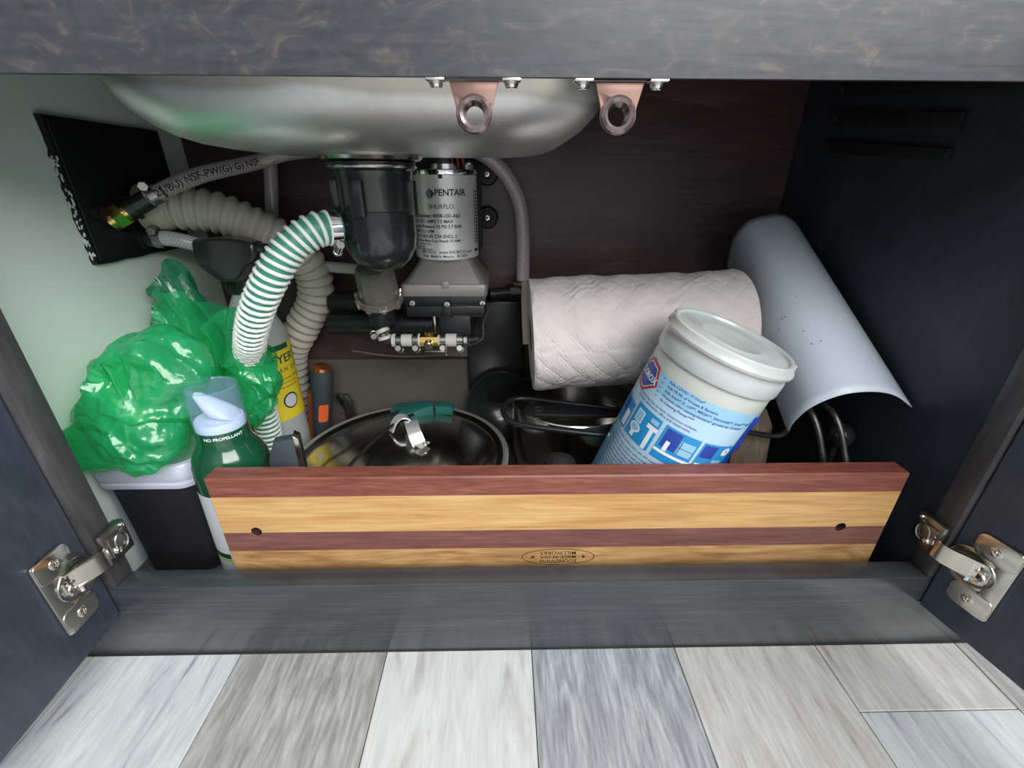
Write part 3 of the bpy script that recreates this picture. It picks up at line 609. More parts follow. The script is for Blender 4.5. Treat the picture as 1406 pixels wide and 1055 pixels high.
m = MB(); m.cyl((-.0985, yv-.007, zv-.002), (-.0985, yv-.014, zv-.003), .0062, seg=8); m.cyl((-.0985, yv-.014, zv-.003), (-.0985, yv-.0165, zv-.003), .0035); m.build('valve_stem', 'nickel', vt)
m = MB(); m.box((-.104, yv-.0125, zv-.0125), (-.0755, yv-.010, zv-.0105), .0006); m.box((-.0775, yv-.0130, zv-.017), (-.0745, yv-.009, zv-.003), .0006); m.build('lever', 'zinc', vt)
m = MB(); m.tube([(-.049, yv, zv), (-.042, yv+.002, zv), (-.034, yv+.004, zv+.001)], .004, 10); m.build('tail_hose', 'black_rubber', vt)
by = thing('bypass_pipe', 'dark blue-black pipe stub with a grey end plate under the inlet pipe', 'pipe', (-.12, .31, .243))
m = MB(); m.cyl((-.245, .316, .2395), (-.096, .30, .2440), .0145); m.sphere((-.105, .288, .2445), .003, 2); m.build('pipe_tube', 'black_plastic', by)
m = MB(); m.box((-.0965, .292, .219), (-.0925, .312, .262), .001); m.build('end_plate', 'nickel', by)
wr = thing('thin_wire', 'thin brown wire drooping under the valve', 'wire', (-.10, .30, .20))
m = MB(); m.tube([(-.215, .30, .205), (-.165, .295, .1995), (-.120, .292, .1995), (-.078, .285, .206), (-.052, .285, .217), (-.030, .29, .2255), (-.0285, .30, .245), (-.020, .315, .262)], .0013, 6); m.build('wire_strand', plain('brown_wire', (.10, .075, .07), .5), wr)
# dark box standing right of the pump
m = MB(); m.box((-.057, .353, .0605), (.030, .3752, .262), .003); ob = m.build('duct_cover', 'black_plastic', cab, 30); ob['label'] = 'dark narrow cover below the pump outlet'

# ================================================================== container with bag on it
ct = thing('storage_container', 'clear square container of black contents with a lavender white lid', 'container', (-.364, .129, .0202))
cx, cy, w, d = -.3640, .1290, .0985, .100
def sqr(w, d, z, r): return [(p[0], p[1], z) for p in rrect(w, d, r, 8, cx, cy)]
m = MB(); m.grid([sqr(w*.95, d*.95, .0202, .014), sqr(w*.97, d*.97, .024, .015), sqr(w*.985, d*.985, .132, .016), sqr(w*1.0, d*1.0, .140, .017), sqr(w*1.01, d*1.01, .1435, .017)], cap0=True); m.build('container_body', 'container_body', ct)
m = MB(); m.grid([sqr(w*.76, d*.92, .0235, .010), sqr(w*.80, d*.94, .100, .011), sqr(w*.84, d*.95, .1355, .012)], cap0=True, cap1=True); m.build('contents', 'black_food', ct)
m = MB(); m.grid([sqr(w*a_, d*a_, z-.0205, .017) for a_, z in ((1.02, .1605), (1.03, .162), (1.03, .1655), (1.0, .1665), (1.0, .1685), (1.03, .170), (1.04, .173), (1.04, .183), (1.01, .1868), (.96, .188), (.92, .1865))], cap0=True, cap1=True); m.build('lid', 'container_lid', ct)

def crumple(name, outline, cy, depth, seed, mat, parent=None, amp=.010, sub=5, zs=1, extra=None):
    """thin crumpled film closed on itself; outline = silhouette in x,z round its centre"""
    cx = sum(p[0] for p in outline)/len(outline); cz = sum(p[1] for p in outline)/len(outline)
    ang = sorted((math.atan2(p[1]-cz, p[0]-cx), math.hypot(p[0]-cx, p[1]-cz)) for p in outline)
    def rad(t):
        for i in range(len(ang)):
            a0, r0 = ang[i]; a1, r1 = ang[(i+1) % len(ang)]
            if i == len(ang)-1: a1 += 2*pi
            tt = t if t >= ang[0][0] else t+2*pi
            if a0 <= tt <= a1: f = (tt-a0)/(a1-a0); f = f*f*(3-2*f); return r0+(r1-r0)*f
        return ang[0][1]
    bm = bmesh.new(); bmesh.ops.create_icosphere(bm, subdivisions=sub, radius=1); so = Vector((seed*3.7, seed*1.3, -seed*2.1))
    for v in bm.verts:
        n = v.co.copy(); rr = rad(math.atan2(n.z, n.x)); p = Vector((n.x*rr, n.y*depth, n.z*rr))
        q = Vector((p.x*34, p.y*34, p.z*34*zs))+so
        q = q + .5*Vector((noise.noise(q*.7), noise.noise(q*.7+Vector((9, 0, 0))), noise.noise(q*.7+Vector((0, 9, 0)))))
        D, _ = noise.voronoi(q*.62); D2, _ = noise.voronoi(Vector((q.x*1.9, q.y*1.9, q.z*1.2))+Vector((5, 5, 5)))
        r1 = 1-min(1, abs(noise.noise(q*.45+Vector((3, 1, 7))))*2.6)
        h = -.75*min(1, D[1]-D[0]) - .28*min(1, D2[1]-D2[0]) + .55*r1*r1 + .5*noise.noise(q*.3)
        dp = n.normalized()*(h+.15)*amp
        # keep the silhouette: damp the push outward where the surface faces sideways
        k = .35+.65*abs(n.y); v.co = Vector((cx, cy, cz))+p+dp*k
    me = bpy.data.meshes.new(name); bm.to_mesh(me); bm.free(); me.materials.append(M[mat])
    me.polygons.foreach_set('use_smooth', [True]*len(me.polygons)); me.set_sharp_from_angle(angle=radians(70))
    o = bpy.data.objects.new(name, me); C.objects.link(o)
    if parent is not None: o.parent = parent; rebase(o, parent)
    return o
def fan(name, neck, outline, y0, pleats, amp, seed, parent, mat='bag', lean=0, n=150, mrows=44, spread=.12):
    """gathered film: sharp pleats fanning out from a pinched neck to a ragged edge"""
    random.seed(seed); O = spline([(x, 0, z) for x, z in outline], .002); O = [O[min(len(O)-1, int(len(O)*k/n))] for k in range(n+1)]
    ks = sorted(random.random() for _ in range(pleats*2)); mid = O[len(O)//2]
    rows = []
    for r in range(mrows+1):
        v = r/mrows; row = []
        for k, o in enumerate(O):
            u = k/n; i = sum(1 for q in ks if q < u); a = ks[i-1] if i else 0; b = ks[i] if i < len(ks) else 1
            f = (u-a)/max(1e-6, b-a); tri = (f if i % 2 == 0 else 1-f)-.5
            nk = Vector((neck[0]+(u-.5)*spread*.1, 0, neck[1])); p = nk.lerp(o, v)
            wob = noise.noise(Vector((p.x*30+seed, p.z*30, seed*2)))
            fine = noise.noise(Vector((p.x*95+seed, p.z*70, 5)))
            y = y0 + amp*tri*(.25+.75*v)*(1-.35*v*v) + .008*wob*v + .0007*fine + lean*v
            y += -.010*max(0, v-.82)/.18*(.5+.5*sin(u*23+seed))
            row.append((p.x+.003*wob*v, y, p.z+.004*noise.noise(Vector((u*14, seed, v*2)))*v))
        rows.append(row)
    m = MB(); m.grid(rows, closed_u=False); return m.build(name, mat, parent, 70)
b1 = thing('plastic_bag', 'crumpled green plastic bag resting on the lavender container lid', 'plastic bag', (-.345, .10, .168))
out1 = [(-.411, .205), (-.392, .246), (-.366, .276), (-.345, .292), (-.311, .303), (-.287, .287), (-.278, .266), (-.290, .234), (-.310, .203), (-.323, .182), (-.345, .170), (-.378, .169), (-.406, .178)]
crumple('bag_film', out1, .108, .042, 1, 'bag', b1, .017, 6)
crumple('bag_lip', [(-.413, .202), (-.390, .226), (-.356, .238), (-.324, .228), (-.308, .208), (-.314, .188), (-.332, .174), (-.366, .169), (-.405, .179)], .080, .032, 7, 'bag', b1, .020, 6)
fan('bag_folds', (-.330, .222), [(-.368, .252), (-.356, .272), (-.335, .286), (-.310, .288), (-.294, .268)], .072, 2, .012, 3, b1)
b2 = thing('plastic_bag', 'taller green plastic bag bunched behind the clear-capped green bottle', 'plastic bag', (-.315, .19, .15))
fan('bag_film', (-.332, .185), [(-.368, .262), (-.376, .300), (-.362, .317), (-.338, .314), (-.324, .288), (-.326, .25)], .186, 2, .016, 11, b2, lean=-.006)
fan('bag_film', (-.322, .185), [(-.325, .262), (-.308, .290), (-.286, .302), (-.270, .282), (-.256, .244), (-.262, .205), (-.275, .178), (-.298, .158)], .180, 4, .018, 4, b2, lean=-.004)
fan('bag_back', (-.328, .180), [(-.376, .290), (-.345, .305), (-.302, .296), (-.272, .262), (-.262, .215), (-.284, .172)], .198, 5, .014, 8, b2)
crumple('bag_bunch', [(-.305, .150), (-.320, .185), (-.316, .225), (-.305, .258), (-.287, .268), (-.273, .250), (-.267, .224), (-.272, .192), (-.285, .166)], .186, .017, 9, 'bag', b2, .016, 6)
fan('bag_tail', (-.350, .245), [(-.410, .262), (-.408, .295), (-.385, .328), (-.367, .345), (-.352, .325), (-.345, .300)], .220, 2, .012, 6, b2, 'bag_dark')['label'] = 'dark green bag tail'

# ================================================================== green bottle with clear cap
gb = thing('foam_bottle', 'dark green foam bottle with clear cap standing left of the cutting board', 'bottle', (-.2765, .0865, .0202))
bmx = axes((-.2765, .0865, .0602), (1, 0, -.03), (0, 1, 0), (.03, 0, 1))
m = MB(); m.lathe([(0, -.0395), (.030, -.0395), (.033, -.036), (.0335, .05), (.0335, .098), (.0342, .106), (.0330, .115), (.0285, .125), (.0242, .132), (.0226, .137), (.0224, .150), (.0, .150)], bmx, 64); m.build('bottle_body', 'bottle_green', gb)
m = MB(); m.lathe([(.0339, -.03), (.0339, .088)], bmx, 64); m.build('bottle_label', 'bottle_label', gb)
def on_bottle(x, y, R=.0342): t = x/R; return bmx @ Vector((R*sin(t), -R*cos(t), y))
ink([rect(-.030, .006, -.003, .0085)], on_bottle, 'lime_stripe', 'lime', gb, .004)
ink([rect(-.030, .0095, -.004, .016)], on_bottle, 'dark_stripe', 'bottle_green', gb, .004)
ink([('t', 'foaming cleaner', -.0365, .052, .008, {'rot': -pi/2, 'bold': .02}), ('t', 'net contents', -.030, .060, .005, {'rot': -pi/2})], on_bottle, 'label_lettering', 'ink', gb, .004)
ink([('t', 'NO PROPELLANT', .013, .1455, .0043, {'bold': .02})], lambda x, y: on_bottle(x, y, .0228), 'neck_lettering', 'print_white', gb, .004)
m = MB(); m.lathe([(.0212, .150), (.0212, .156), (.0203, .158), (.0, .158)], bmx, 40); m.build('pump_collar', 'foam_pump', gb)
m = MB(); rg = []
for x, zl, zh, ww in ((.0160, .158, .160, .008), (.0125, .158, .166, .0115), (.006, .158, .171, .0122), (-.002, .158, .1765, .0112), (-.008, .162, .180, .0088), (-.0125, .170, .183, .0065), (-.016, .1755, .1835, .0045)):
    rg.append([bmx @ Vector((x, ww*cos(t), (zl+zh)/2+(zh-zl)/2*sin(t))) for t in [2*pi*j/20 for j in range(20)]])
m.grid(rg, cap0=True, cap1=True); m.build('pump_head', 'foam_pump', gb, 60)
m = MB(); m.lathe([(.0222, .150), (.0226, .152), (.0218, .189), (.0213, .1907), (.0205, .1912), (.0199, .1898), (.0, .1893)], bmx, 56); m.build('clear_cap', 'clear_cap', gb)

# ================================================================== spray bottle with yellow label
sp = thing('spray_bottle', 'trigger spray bottle with yellow label and glossy black head', 'spray bottle', (-.331, .278, .0202))
sx_, sy_ = -.331, .278
T = Matrix.Translation((sx_, sy_, .0502))
m = MB(); m.lathe([(0, -.03), (.035, -.03), (.0385, -.026), (.0385, .176), (.0365, .192), (.029, .212), (.019, .232), (.0135, .243), (.013, .250), (0, .250)], T, 48); m.build('bottle_body', 'spray_body', sp)
m = MB(); m.lathe([(.0388, .070), (.0388, .178)], T, 48); m.build('label', 'yellow_label', sp)
def on_spray(x, y): t = x/.0391; return (sx_+.0391*sin(t), sy_-.0391*cos(t), .1012+y)
ra = lambda dg: radians(dg)*.0391
ink([rect(-.06, .119, .06, .1265), ('t', "MEYER'S", ra(68), .106, .0165, {'bold': .02}), ('t', 'CLEAN DAY', ra(70), .091, .009, {'bold': .005, 'space': 1.3})], on_spray, 'label_heading', 'green_print', sp, .005)
ink([('t', 'multi-surface everyday cleaner', ra(62), .079, .0042), ('t', 'with olive oil and scent', ra(62), .073, .0042), ('t', 'made with essential oils', ra(62), .067, .0042), ('t', 'cuts grease and grime', ra(10), .057, .004), ('t', 'fresh', ra(22), .045, .006)], on_spray, 'label_text', 'ink', sp, .005)
ink([oval(ra(66), .046, .0115, .0115)], lambda x, y: tuple(Vector(on_spray(x, y))+Vector((.0002, -.0002, 0))), 'label_roundel', 'ink', sp, .005)
ink([oval(ra(66), .046, .0095, .0095)], lambda x, y: tuple(Vector(on_spray(x, y))+Vector((.0004, -.0005, 0))), 'label_roundel_center', 'bottle_label', sp, .005)
m = MB(); m.lathe([(.0175, .244), (.0185, .248), (.0175, .266), (.0150, .269), (0, .269)], T, 36)
for k in range(24):
    a = 2*pi*k/24; m.box((-.0009, -.0008, .247), (.0009, .0010, .265), 0, T @ axes((.0182*cos(a), .0182*sin(a), 0), (-sin(a), cos(a), 0), (cos(a), sin(a), 0), (0, 0, 1)))
m.build('screw_collar', 'spray_head', sp)
m = MB(); HX = axes((sx_+.016, sy_-.030, .312), Vector((.97, -.24, 0)).normalized(), Vector((.24, .97, 0)).normalized(), (0, 0, 1))
def hs(x, hw, z0, z1, sl=.6): return [(x, -hw, z0), (x, hw, z0), (x, hw*sl, z1), (x, -hw*sl, z1)]
secs = [hs(-.040, .016, .036, .047, .9), hs(-.034, .0195, .020, .050, .8), hs(-.012, .019, .004, .052, .75), hs(.010, .018, .004, .052, .75), hs(.026, .014, .022, .050, .8), hs(.038, .010, .032, .047, .9)]
m.grid([[HX @ Vector(p) for p in s_] for s_ in secs], cap0=True, cap1=True)
o = m.build('spray_head', 'spray_head', sp, 25)
md = o.modifiers.new('b', 'BEVEL'); md.width = .003; md.segments = 2
m = MB(); m.cyl(HX @ Vector((.038, 0, .040)), HX @ Vector((.047, 0, .040)), .0065, seg=12); m.build('nozzle', 'spray_head', sp)
m = MB(); m.tube([HX @ Vector((.028, 0, .026)), HX @ Vector((.034, 0, .012)), HX @ Vector((.036, 0, -.004)), HX @ Vector((.041, 0, -.016))], .005, 10); m.build('trigger', 'spray_head', sp)
# ================================================================== cutting board
cb = thing('cutting_board', 'striped cutting board of red and honey wood standing behind the bottom rail', 'cutting board', (.051, .0385, .0202))
BX0, BX1, BY0, BY1 = -.2605, .3612, .0300, .0478
strips = [(.1680, .1883, 'padauk'), (.1270, .1680, 'maple'), (.1045, .1270, 'purpleheart'), (.0640, .1045, 'maple_dark'), (.0415, .0640, 'purpleheart'), (.0202, .0415, 'padauk')]
def xa(z): f = (z-.0202)/.1281; return BX0-.0*f, BX1
holes = [(-.2295, .1281), (.3185, .1262)]
for z0, z1, mt in strips:
    m = MB(); c = .0035 if z1 > .18 else .0003
    prof = [(BY0, z0), (BY1, z0), (BY1, z1-.001), (BY1-.001, z1), (BY0+.0012, z1), (BY0, z1-.0012)] if z1 > .18 else [(BY0, z0), (BY1, z0), (BY1, z1), (BY0, z1)]
    m.prism([(y-BY0, z) for y, z in prof], BX1-BX0, axes((BX0, BY0, 0), (0, 1, 0), (0, 0, 1), (1, 0, 0)), .0006)
    o = m.build('wood_strip', [mt], cb, 0)
    if z0 < .1281 < z1 or z0 < .1262 < z1:
        cut = MB()
        for hx, hz in holes: cut.cyl((hx, BY0-.01, hz), (hx, BY1+.01, hz), .0050, seg=24)
        co = cut.build('cutter', 'burn_and_shade', cb); md = o.modifiers.new('hole', 'BOOLEAN'); md.object = co; md.solver = 'EXACT'; md.operation = 'DIFFERENCE'
        bpy.context.view_layer.update(); dg = bpy.context.evaluated_depsgraph_get(); me = bpy.data.meshes.new_from_object(o.evaluated_get(dg)); o.modifiers.clear(); o.data = me
        bpy.data.objects.remove(co)
for hx, hz in holes:
    m = MB(); m.lathe([(.0049, .0003), (.0048, .0165), (0, .0165)], zto((hx, BY0, hz), (0, 1, 0)), 24)
    m.build('hole_shade', 'burn_and_shade', cb)  # shade inside the bore, put in as a dark-coloured liner
# stamped mark, upside down as the board stands on its head
sxm, szm = .0515, .0925
it = ring2(0, 0, .0355, .0105, .0007)
it += [('t', 'SOUNDVIEW', 0, .0052, .0058, {'bold': .012, 'space': 1.1}), ('t', 'MADE IN USA', 0, 0, .0052, {'bold': .01, 'space': 1.1}), ('t', 'MILLWORKS', 0, -.0052, .0058, {'bold': .012, 'space': 1.1}), star2(-.0245, 0, .0024), star2(.0245, 0, .0024)]
ink(it, lambda x, y: (sxm-x, BY0-.00025, szm-y), 'stamp', 'burn_and_shade', cb)

# ================================================================== latch brackets under the top rail
def latch(x, label):
    t = thing('strike_bracket', label, 'bracket', (x, .010, .4728), 'strike brackets under the rail'); yb = .0035
    o = Vector((x, yb, .4728))
    out = [(-.0135, -.0012), (.0135, -.0012)] + [(.0135-.0035*k/6, -.0012-.0125*k/6) for k in range(1, 7)]
    for k in range(1, 20): a = -pi*k/20+.0; out.append((.0103*cos(a), -.0165+.0103*sin(a)))
    out += [(-.0135+.0035*k/6, -.0012-.0125*k/6) for k in range(6, 0, -1)]
    MT = axes(o, (1, 0, 0), (0, .10, .995), (0, .995, -.10))
    pl = MB(); pl.prism(out, .0012, MT, .0003); p = pl.build('bracket_plate', 'copper', t)
    cut = MB(); cut.lathe([(0, -.01), (.0062, -.01), (.0062, .01), (0, .01)], MT @ Matrix.Translation((.0, -.0168, 0)), 28); co = cut.build('cutter', 'burn_and_shade', t)
    md = p.modifiers.new('hole', 'BOOLEAN'); md.object = co; md.solver = 'EXACT'
    bpy.context.view_layer.update(); dg = bpy.context.evaluated_depsgraph_get(); me = bpy.data.meshes.new_from_object(p.evaluated_get(dg)); p.modifiers.clear(); p.data = me; bpy.data.objects.remove(co)
    g = MB(); prof = [(.0050, .0055), (.0053, .0015), (.0062, -.0020), (.0078, -.0030), (.0094, -.0018), (.0099, .0), (.0085, .0004), (.0064, .0002), (.0056, .0055), (.0050, .0055)]
    g.lathe(prof, MT @ Matrix.Translation((.0, -.0168, 0)), 48); g.build('grommet_ring', 'bronze_ring', t)
    fb = MB(); fb.box((x-.0250, .0048, .4722), (x+.0250, .0100, .4732), .0003); fb.build('mounting_flange', 'bronze_ring', t)
    for s in (-1, 1):
        tb = MB(); tb.box((x+s*.0205-.0052, -.0012, .4712), (x+s*.0205+.0052, .0068, .47262), .0006); tb.build('tab', 'nickel', t)
        sc = MB(); screw_head(sc, (x+s*.0205, .0040, .4712), (0, 0, -1), .0038, .0026); sc.build('screw', 'nickel', t)
latch(-.0158, 'copper-coloured bracket with a grommet, hanging in front of the steel sink')
latch(.0642, 'copper-coloured bracket with a grommet, hanging past the right edge of the sink')

# ================================================================== pots
pt1 = thing('lidded_pot', 'wide low steel pot with lid, wire handle and green grips', 'pot', (-.118, .178, .0202))
pc = Matrix.Translation((-.129, .184, -.004)) @ Matrix.Diagonal((1.03, 1.03, 1, 1))
m = MB(); m.lathe([(0, .0244), (.112, .0244), (.120, .064), (.1255, .075), (.1265, .106), (.1275, .108)], pc, 72); m.build('pot_body', 'steel', pt1)
m = MB(); m.lathe([(.1275, .108), (.1290, .1078), (.1304, .1095), (.1304, .1118), (.1285, .1132), (.1255, .1134), (.1235, .1122)], pc, 96); m.build('lid_rim', 'rim_steel', pt1)
m = MB(); m.lathe([(.1240, .1124), (.119, .1105), (.116, .1098), (.112, .1118), (.085, .1185), (.045, .1225), (.0, .124)], pc, 96); m.build('lid', 'steel', pt1)
def strip3(m, pts, hw, t=.0008, side=None):
    P = spline(pts, .003); rs = []
    for i, p in enumerate(P):
        d = (P[min(i+1, len(P)-1)]-P[max(0, i-1)]).normalized(); s = Vector(side) if side else d.cross(Vector((0, 0, 1))).normalized(); s = (s-d*s.dot(d)).normalized(); n = s.cross(d)
        rs.append([p+s*hw+n*t, p-s*hw+n*t, p-s*hw-n*t, p+s*hw-n*t])
    return m.grid(rs, cap0=True, cap1=True)
m = MB(); strip3(m, [(-.128, .235, .128), (-.1235, .222, .1345), (-.1185, .205, .137), (-.113, .192, .1335), (-.1075, .186, .122), (-.104, .183, .1235), (-.098, .180, .124)], .0085, side=(1, .3, 0)); m.build('strap_handle', 'white_strap', pt1)
m = MB(); screw_head(m, (-.099, .181, .1250), (0, 0, 1), .003, .0015); m.build('rivet', 'nickel', pt1)
m = MB(); strip3(m, [(-.150, .216, .1225), (-.146, .221, .1325), (-.139, .226, .139), (-.130, .230, .136), (-.126, .232, .1275)], .007, side=(.6, -1, 0)); m.build('lid_tab', 'white_strap', pt1)
m = MB(); m.tube([(-.150, .268, .124), (-.185, .230, .129), (-.222, .188, .127), (-.252, .150, .125), (-.262, .128, .120)], .0022, 10); m.build('handle_wire', 'black_plastic', pt1)
m = MB(); m.tube([(-.128, .256, .126), (-.146, .220, .131), (-.160, .185, .131), (-.172, .150, .129), (-.180, .125, .126)], .0022, 10); m.build('handle_wire', 'black_plastic', pt1)
m = MB(); m.prism([(-.160, .268), (-.152, .290), (-.104, .297), (-.100, .280), (-.128, .256), (-.136, .255)], .017, Matrix.Translation((-.004, .004, .1090)), .003); m.build('grip', 'silicone', pt1)
m = MB(); m.prism([(-.098, .281), (-.101, .298), (-.072, .294), (-.072, .277)], .015, Matrix.Translation((-.004, .004, .1090)), .003); m.build('grip', 'silicone', pt1)

pt2 = thing('steel_saucepan', 'steel saucepan with black wire loop handle under the paper towel roll', 'saucepan', (.096, .262, .0202))
pc = Matrix.Translation((.096, .262, 0))
m = MB(); m.lathe([(0, .0202), (.074, .0202), (.081, .064), (.084, .074), (.085, .148), (.0875, .1505), (.0865, .152), (.0835, .150), (.0825, .078), (.078, .068), (0, .066)], pc, 72); m.build('pan_body', 'steel', pt2)
m = MB(); R0 = .030
lp = [(.1500, .2050, .1580), (.1200, .2135, .1585), (.0838, .2240, .159), (.0400, .2365, .159), (.0190, .2385, .159), (.0055, .2300, .159), (-.0015, .2070, .159), (.0050, .1800, .1588), (.0220, .1690, .1585), (.0578, .1595, .158), (.1152, .1500, .156), (.130, .1570, .1555)]
m.tube(lp, .0034, 12); m.tube([(.150, .205, .158), (.158, .207, .1555), (.165, .212, .1545)], .0034, 10); m.build('wire_handle', 'black_plastic', pt2)
ld = thing('dark_bowl', 'dark glossy bowl standing on edge behind the lidded pot', 'bowl', (.0, .31, .0202))
m = MB(); tm = axes((-.004, .330, .100), (1, 0, 0), (0, .25, .97), (0, -.97, .25))
m.lathe([(0, -.026), (.020, -.0255), (.038, -.018), (.049, -.006), (.0545, .0), (.0555, .0008), (.054, .0016), (.048, -.004), (.037, -.016), (.02, -.0235), (0, -.024)], tm, 56); m.build('bowl_shell', 'cup_black', ld)
sd = thing('black_utensil', 'flat black nylon utensil with a hole lying on the saucepan', 'utensil', (.085, .225, .155))
m = MB(); ow = [(.0425+.018*cos(t), .006+.013*sin(t)) for t in [pi/2+pi*k/10 for k in range(11)]] + [(.065, -.009), (.110, -.010), (.150, -.008), (.150, .010), (.110, .016), (.065, .019)]
m.prism([(x, y) for x, y in ow], .006, axes((.0, .200, .1545), (1, 0, 0), (0, 1, 0), (0, 0, 1)), .0015); m.build('head', 'black_plastic', sd)
m = MB(); m.lathe([(.0035, 0), (.0055, .0008), (.0065, 0)], Matrix.Translation((.043, .206, .1606)), 20); m.build('hang_ring', 'black_rubber', sd)
kb = thing('round_knob', 'dull grey round knob just showing above the cutting board', 'knob', (.062, .125, .0202))
m = MB(); m.lathe([(.0, .0202), (.012, .0202), (.010, .09), (.009, .105), (.017, .116), (.0195, .126), (.017, .136), (.009, .1415), (0, .1425)], Matrix.Translation((.063, .128, 0)), 32); m.build('knob_body', 'black_rubber', kb)

# ================================================================== tools standing at the left of the pot
kn = thing('utensil_handle', 'slate grey round handle with orange inlay and copper cap', 'handle', (-.303, .320, .0202))
d = Vector((.20, .0, 1)).normalized(); p0 = Vector((-.2940, .320, .0555)); tmx = zto(p0, -d)
kA = axes(p0, Vector((1, 0, -.20)).normalized(), (0, 1, 0), d)
m = MB(); m.lathe([(0, -.033), (.015, -.033), (.0160, .03), (.0165, .09), (.0160, .113), (.0150, .116), (0, .116)], kA, 36); m.build('grip', 'slate', kn)
m = MB(); m.lathe([(.0145, .116), (.013, .120), (.008, .1225), (0, .123)], kA, 30); m.build('end_cap', 'copper_cap', kn)
def on_knf(x, y, R=.0172): t = x/R; return kA @ Vector((R*sin(t), -R*cos(t), y))
ink([('p', [(x, y+.052) for x, y in rrect(.0145, .030, .003, 5, .0100, -.004)])], on_knf, 'orange_inlay', 'orange', kn, .003)
pl = thing('pliers', 'dark steel pliers with serrated jaw beside the slate handle', 'pliers', (-.255, .345, .0202))
m = MB(); jaw = [(0, 0), (.010, .0), (.014, .03), (.013, .058), (.008, .072), (.001, .074)] + [p for k in range(6) for p in ((-.003, .070-.008*k), (.0005, .066-.008*k))]
m.prism(jaw, .008, axes((-.255, .345, .043), (1, 0, 0), (0, 0, 1), (0, -1, 0)), .001); m.build('jaw', 'zinc', pl)
m = MB(); m.tube([(-.262, .358, .082), (-.268, .352, .108), (-.260, .348, .108), (-.256, .346, .080), (-.256, .346, .050)], .0035, 10); m.build('jaw', 'zinc', pl)
m = MB(); m.tube([(-.250, .343, .048), (-.252, .343, .036), (-.254, .343, .026)], .005, 10); m.build('handle', 'black_rubber', pl)
gt = thing('grey_blade_tool', 'dark grey flat tool with a bright metal edge leaning by the striped hose', 'tool', (-.2255, .083, .0202))
m = MB(); m.prism([(-.012, -.0430), (.018, -.0430), (.0165, .10), (.011, .136), (-.0075, .134), (-.014, .115)], .012, axes((-.2180, .0690, .0640), Vector((1, .25, -.06)).normalized(), (.03, .12, 1), Vector((.25, -1, 0)).normalized()), .002); m.build('tool_body', 'slate', gt)
m = MB(); m.prism([(.0125, .103), (.0175, .100), (.0145, .136), (.0095, .139)], .0125, axes((-.2180, .0690, .0640), Vector((1, .25, -.06)).normalized(), (.03, .12, 1), Vector((.25, -1, 0)).normalized()), .0005); m.build('metal_edge', 'nickel', gt)
tg = thing('tan_wooden_stick', 'short tan wooden stick leaning behind the yellow label', 'stick', (-.236, .30, .0202))
m = MB(); m.cyl((-.300, .292, .0202), (-.2860, .298, .142), .0035, seg=10); m.build('stick', 'copper_cap', tg)

# ================================================================== paper towel roll
tw = thing('paper_towel_roll', 'white embossed paper towel roll lying across the pots', 'paper towel', (.16, .235, .175))
A, B = Vector((.033, .236, .2490)), Vector((.2825, .238, .2610)); dv = (B-A).normalized(); a_, b_ = perp(dv)
RT = .0675; NL, NA = 250, 240
def emb(s, t):
    # quilted diamonds, fine dimples and slack waves pressed into the paper
    u, v = s*1000, t*RT*1000
    q = (u+v)/26, (u-v)/26
    dd = min(abs(q[0]-round(q[0])), abs(q[1]-round(q[1])))
    sw = .5+.5*sin(u/26*2*pi*1.0)*sin(v/26*2*pi)
    g = -1.0*max(0, 1-dd/.055) - .5*max(0, 1-abs(dd-.16)/.05)
    w_ = noise.noise(Vector((u/17, v/23, 8)))*.5
    return .0026*g*(.35+.65*sw) + .0030*noise.noise(Vector((u/26, v/34, 3))) + .0009*sin((u*.35+v*.55+w_*9)) * max(0, noise.noise(Vector((u/30, v/30, 1)))) + .0006*(sin(u*1.5)*sin(v*1.2))
bm = MB(); rings = []; Lr = (B-A).length
for i in range(NL+1):
    s = Lr*i/NL; rg = []
    for j in range(NA):
        t = 2*pi*j/NA; e = min(1, i/3, (NL-i)/3); r = RT+emb(s, t)*e - .0006*(1-e)
        r += .004*max(0, cos(t-.2))**3 + .0012*sin(3*t+s*20)
        rg.append(A+dv*s+(a_*cos(t)+b_*sin(t))*r)
    rings.append(rg)
inner = [[A+dv*s+(a_*cos(2*pi*j/NA)+b_*sin(2*pi*j/NA))*.021 for j in range(NA)] for s in (0, Lr)]
bm.grid([inner[0]]+rings+[inner[1]]); bm.build('towel_sheets', 'paper', tw, 70)
m = MB()
m.grid([[A+dv*s+(a_*cos(2*pi*j/40)+b_*sin(2*pi*j/40))*r for j in range(40)] for s, r in ((.0002, .0205), (Lr-.0002, .0205), (Lr-.0002, .019), (.0002, .019), (.0002, .0205))]); m.build('cardboard_core', 'wood_scrap', tw)
# loose outer ply sticking out past the left end
ply = MB(); rgs = []
for i in range(14):
    s = -.0075+.03*i/13; rgs.append([A+dv*s+(a_*cos(t)+b_*sin(t))*(RT+.0012-.004*(1-i/13)+.0015*sin(t*9+i*.3)) for t in [radians(150+95*k/30) for k in range(31)]])
ply.grid(rgs, closed_u=False); ply.build('loose_ply', 'paper', tw, 70)

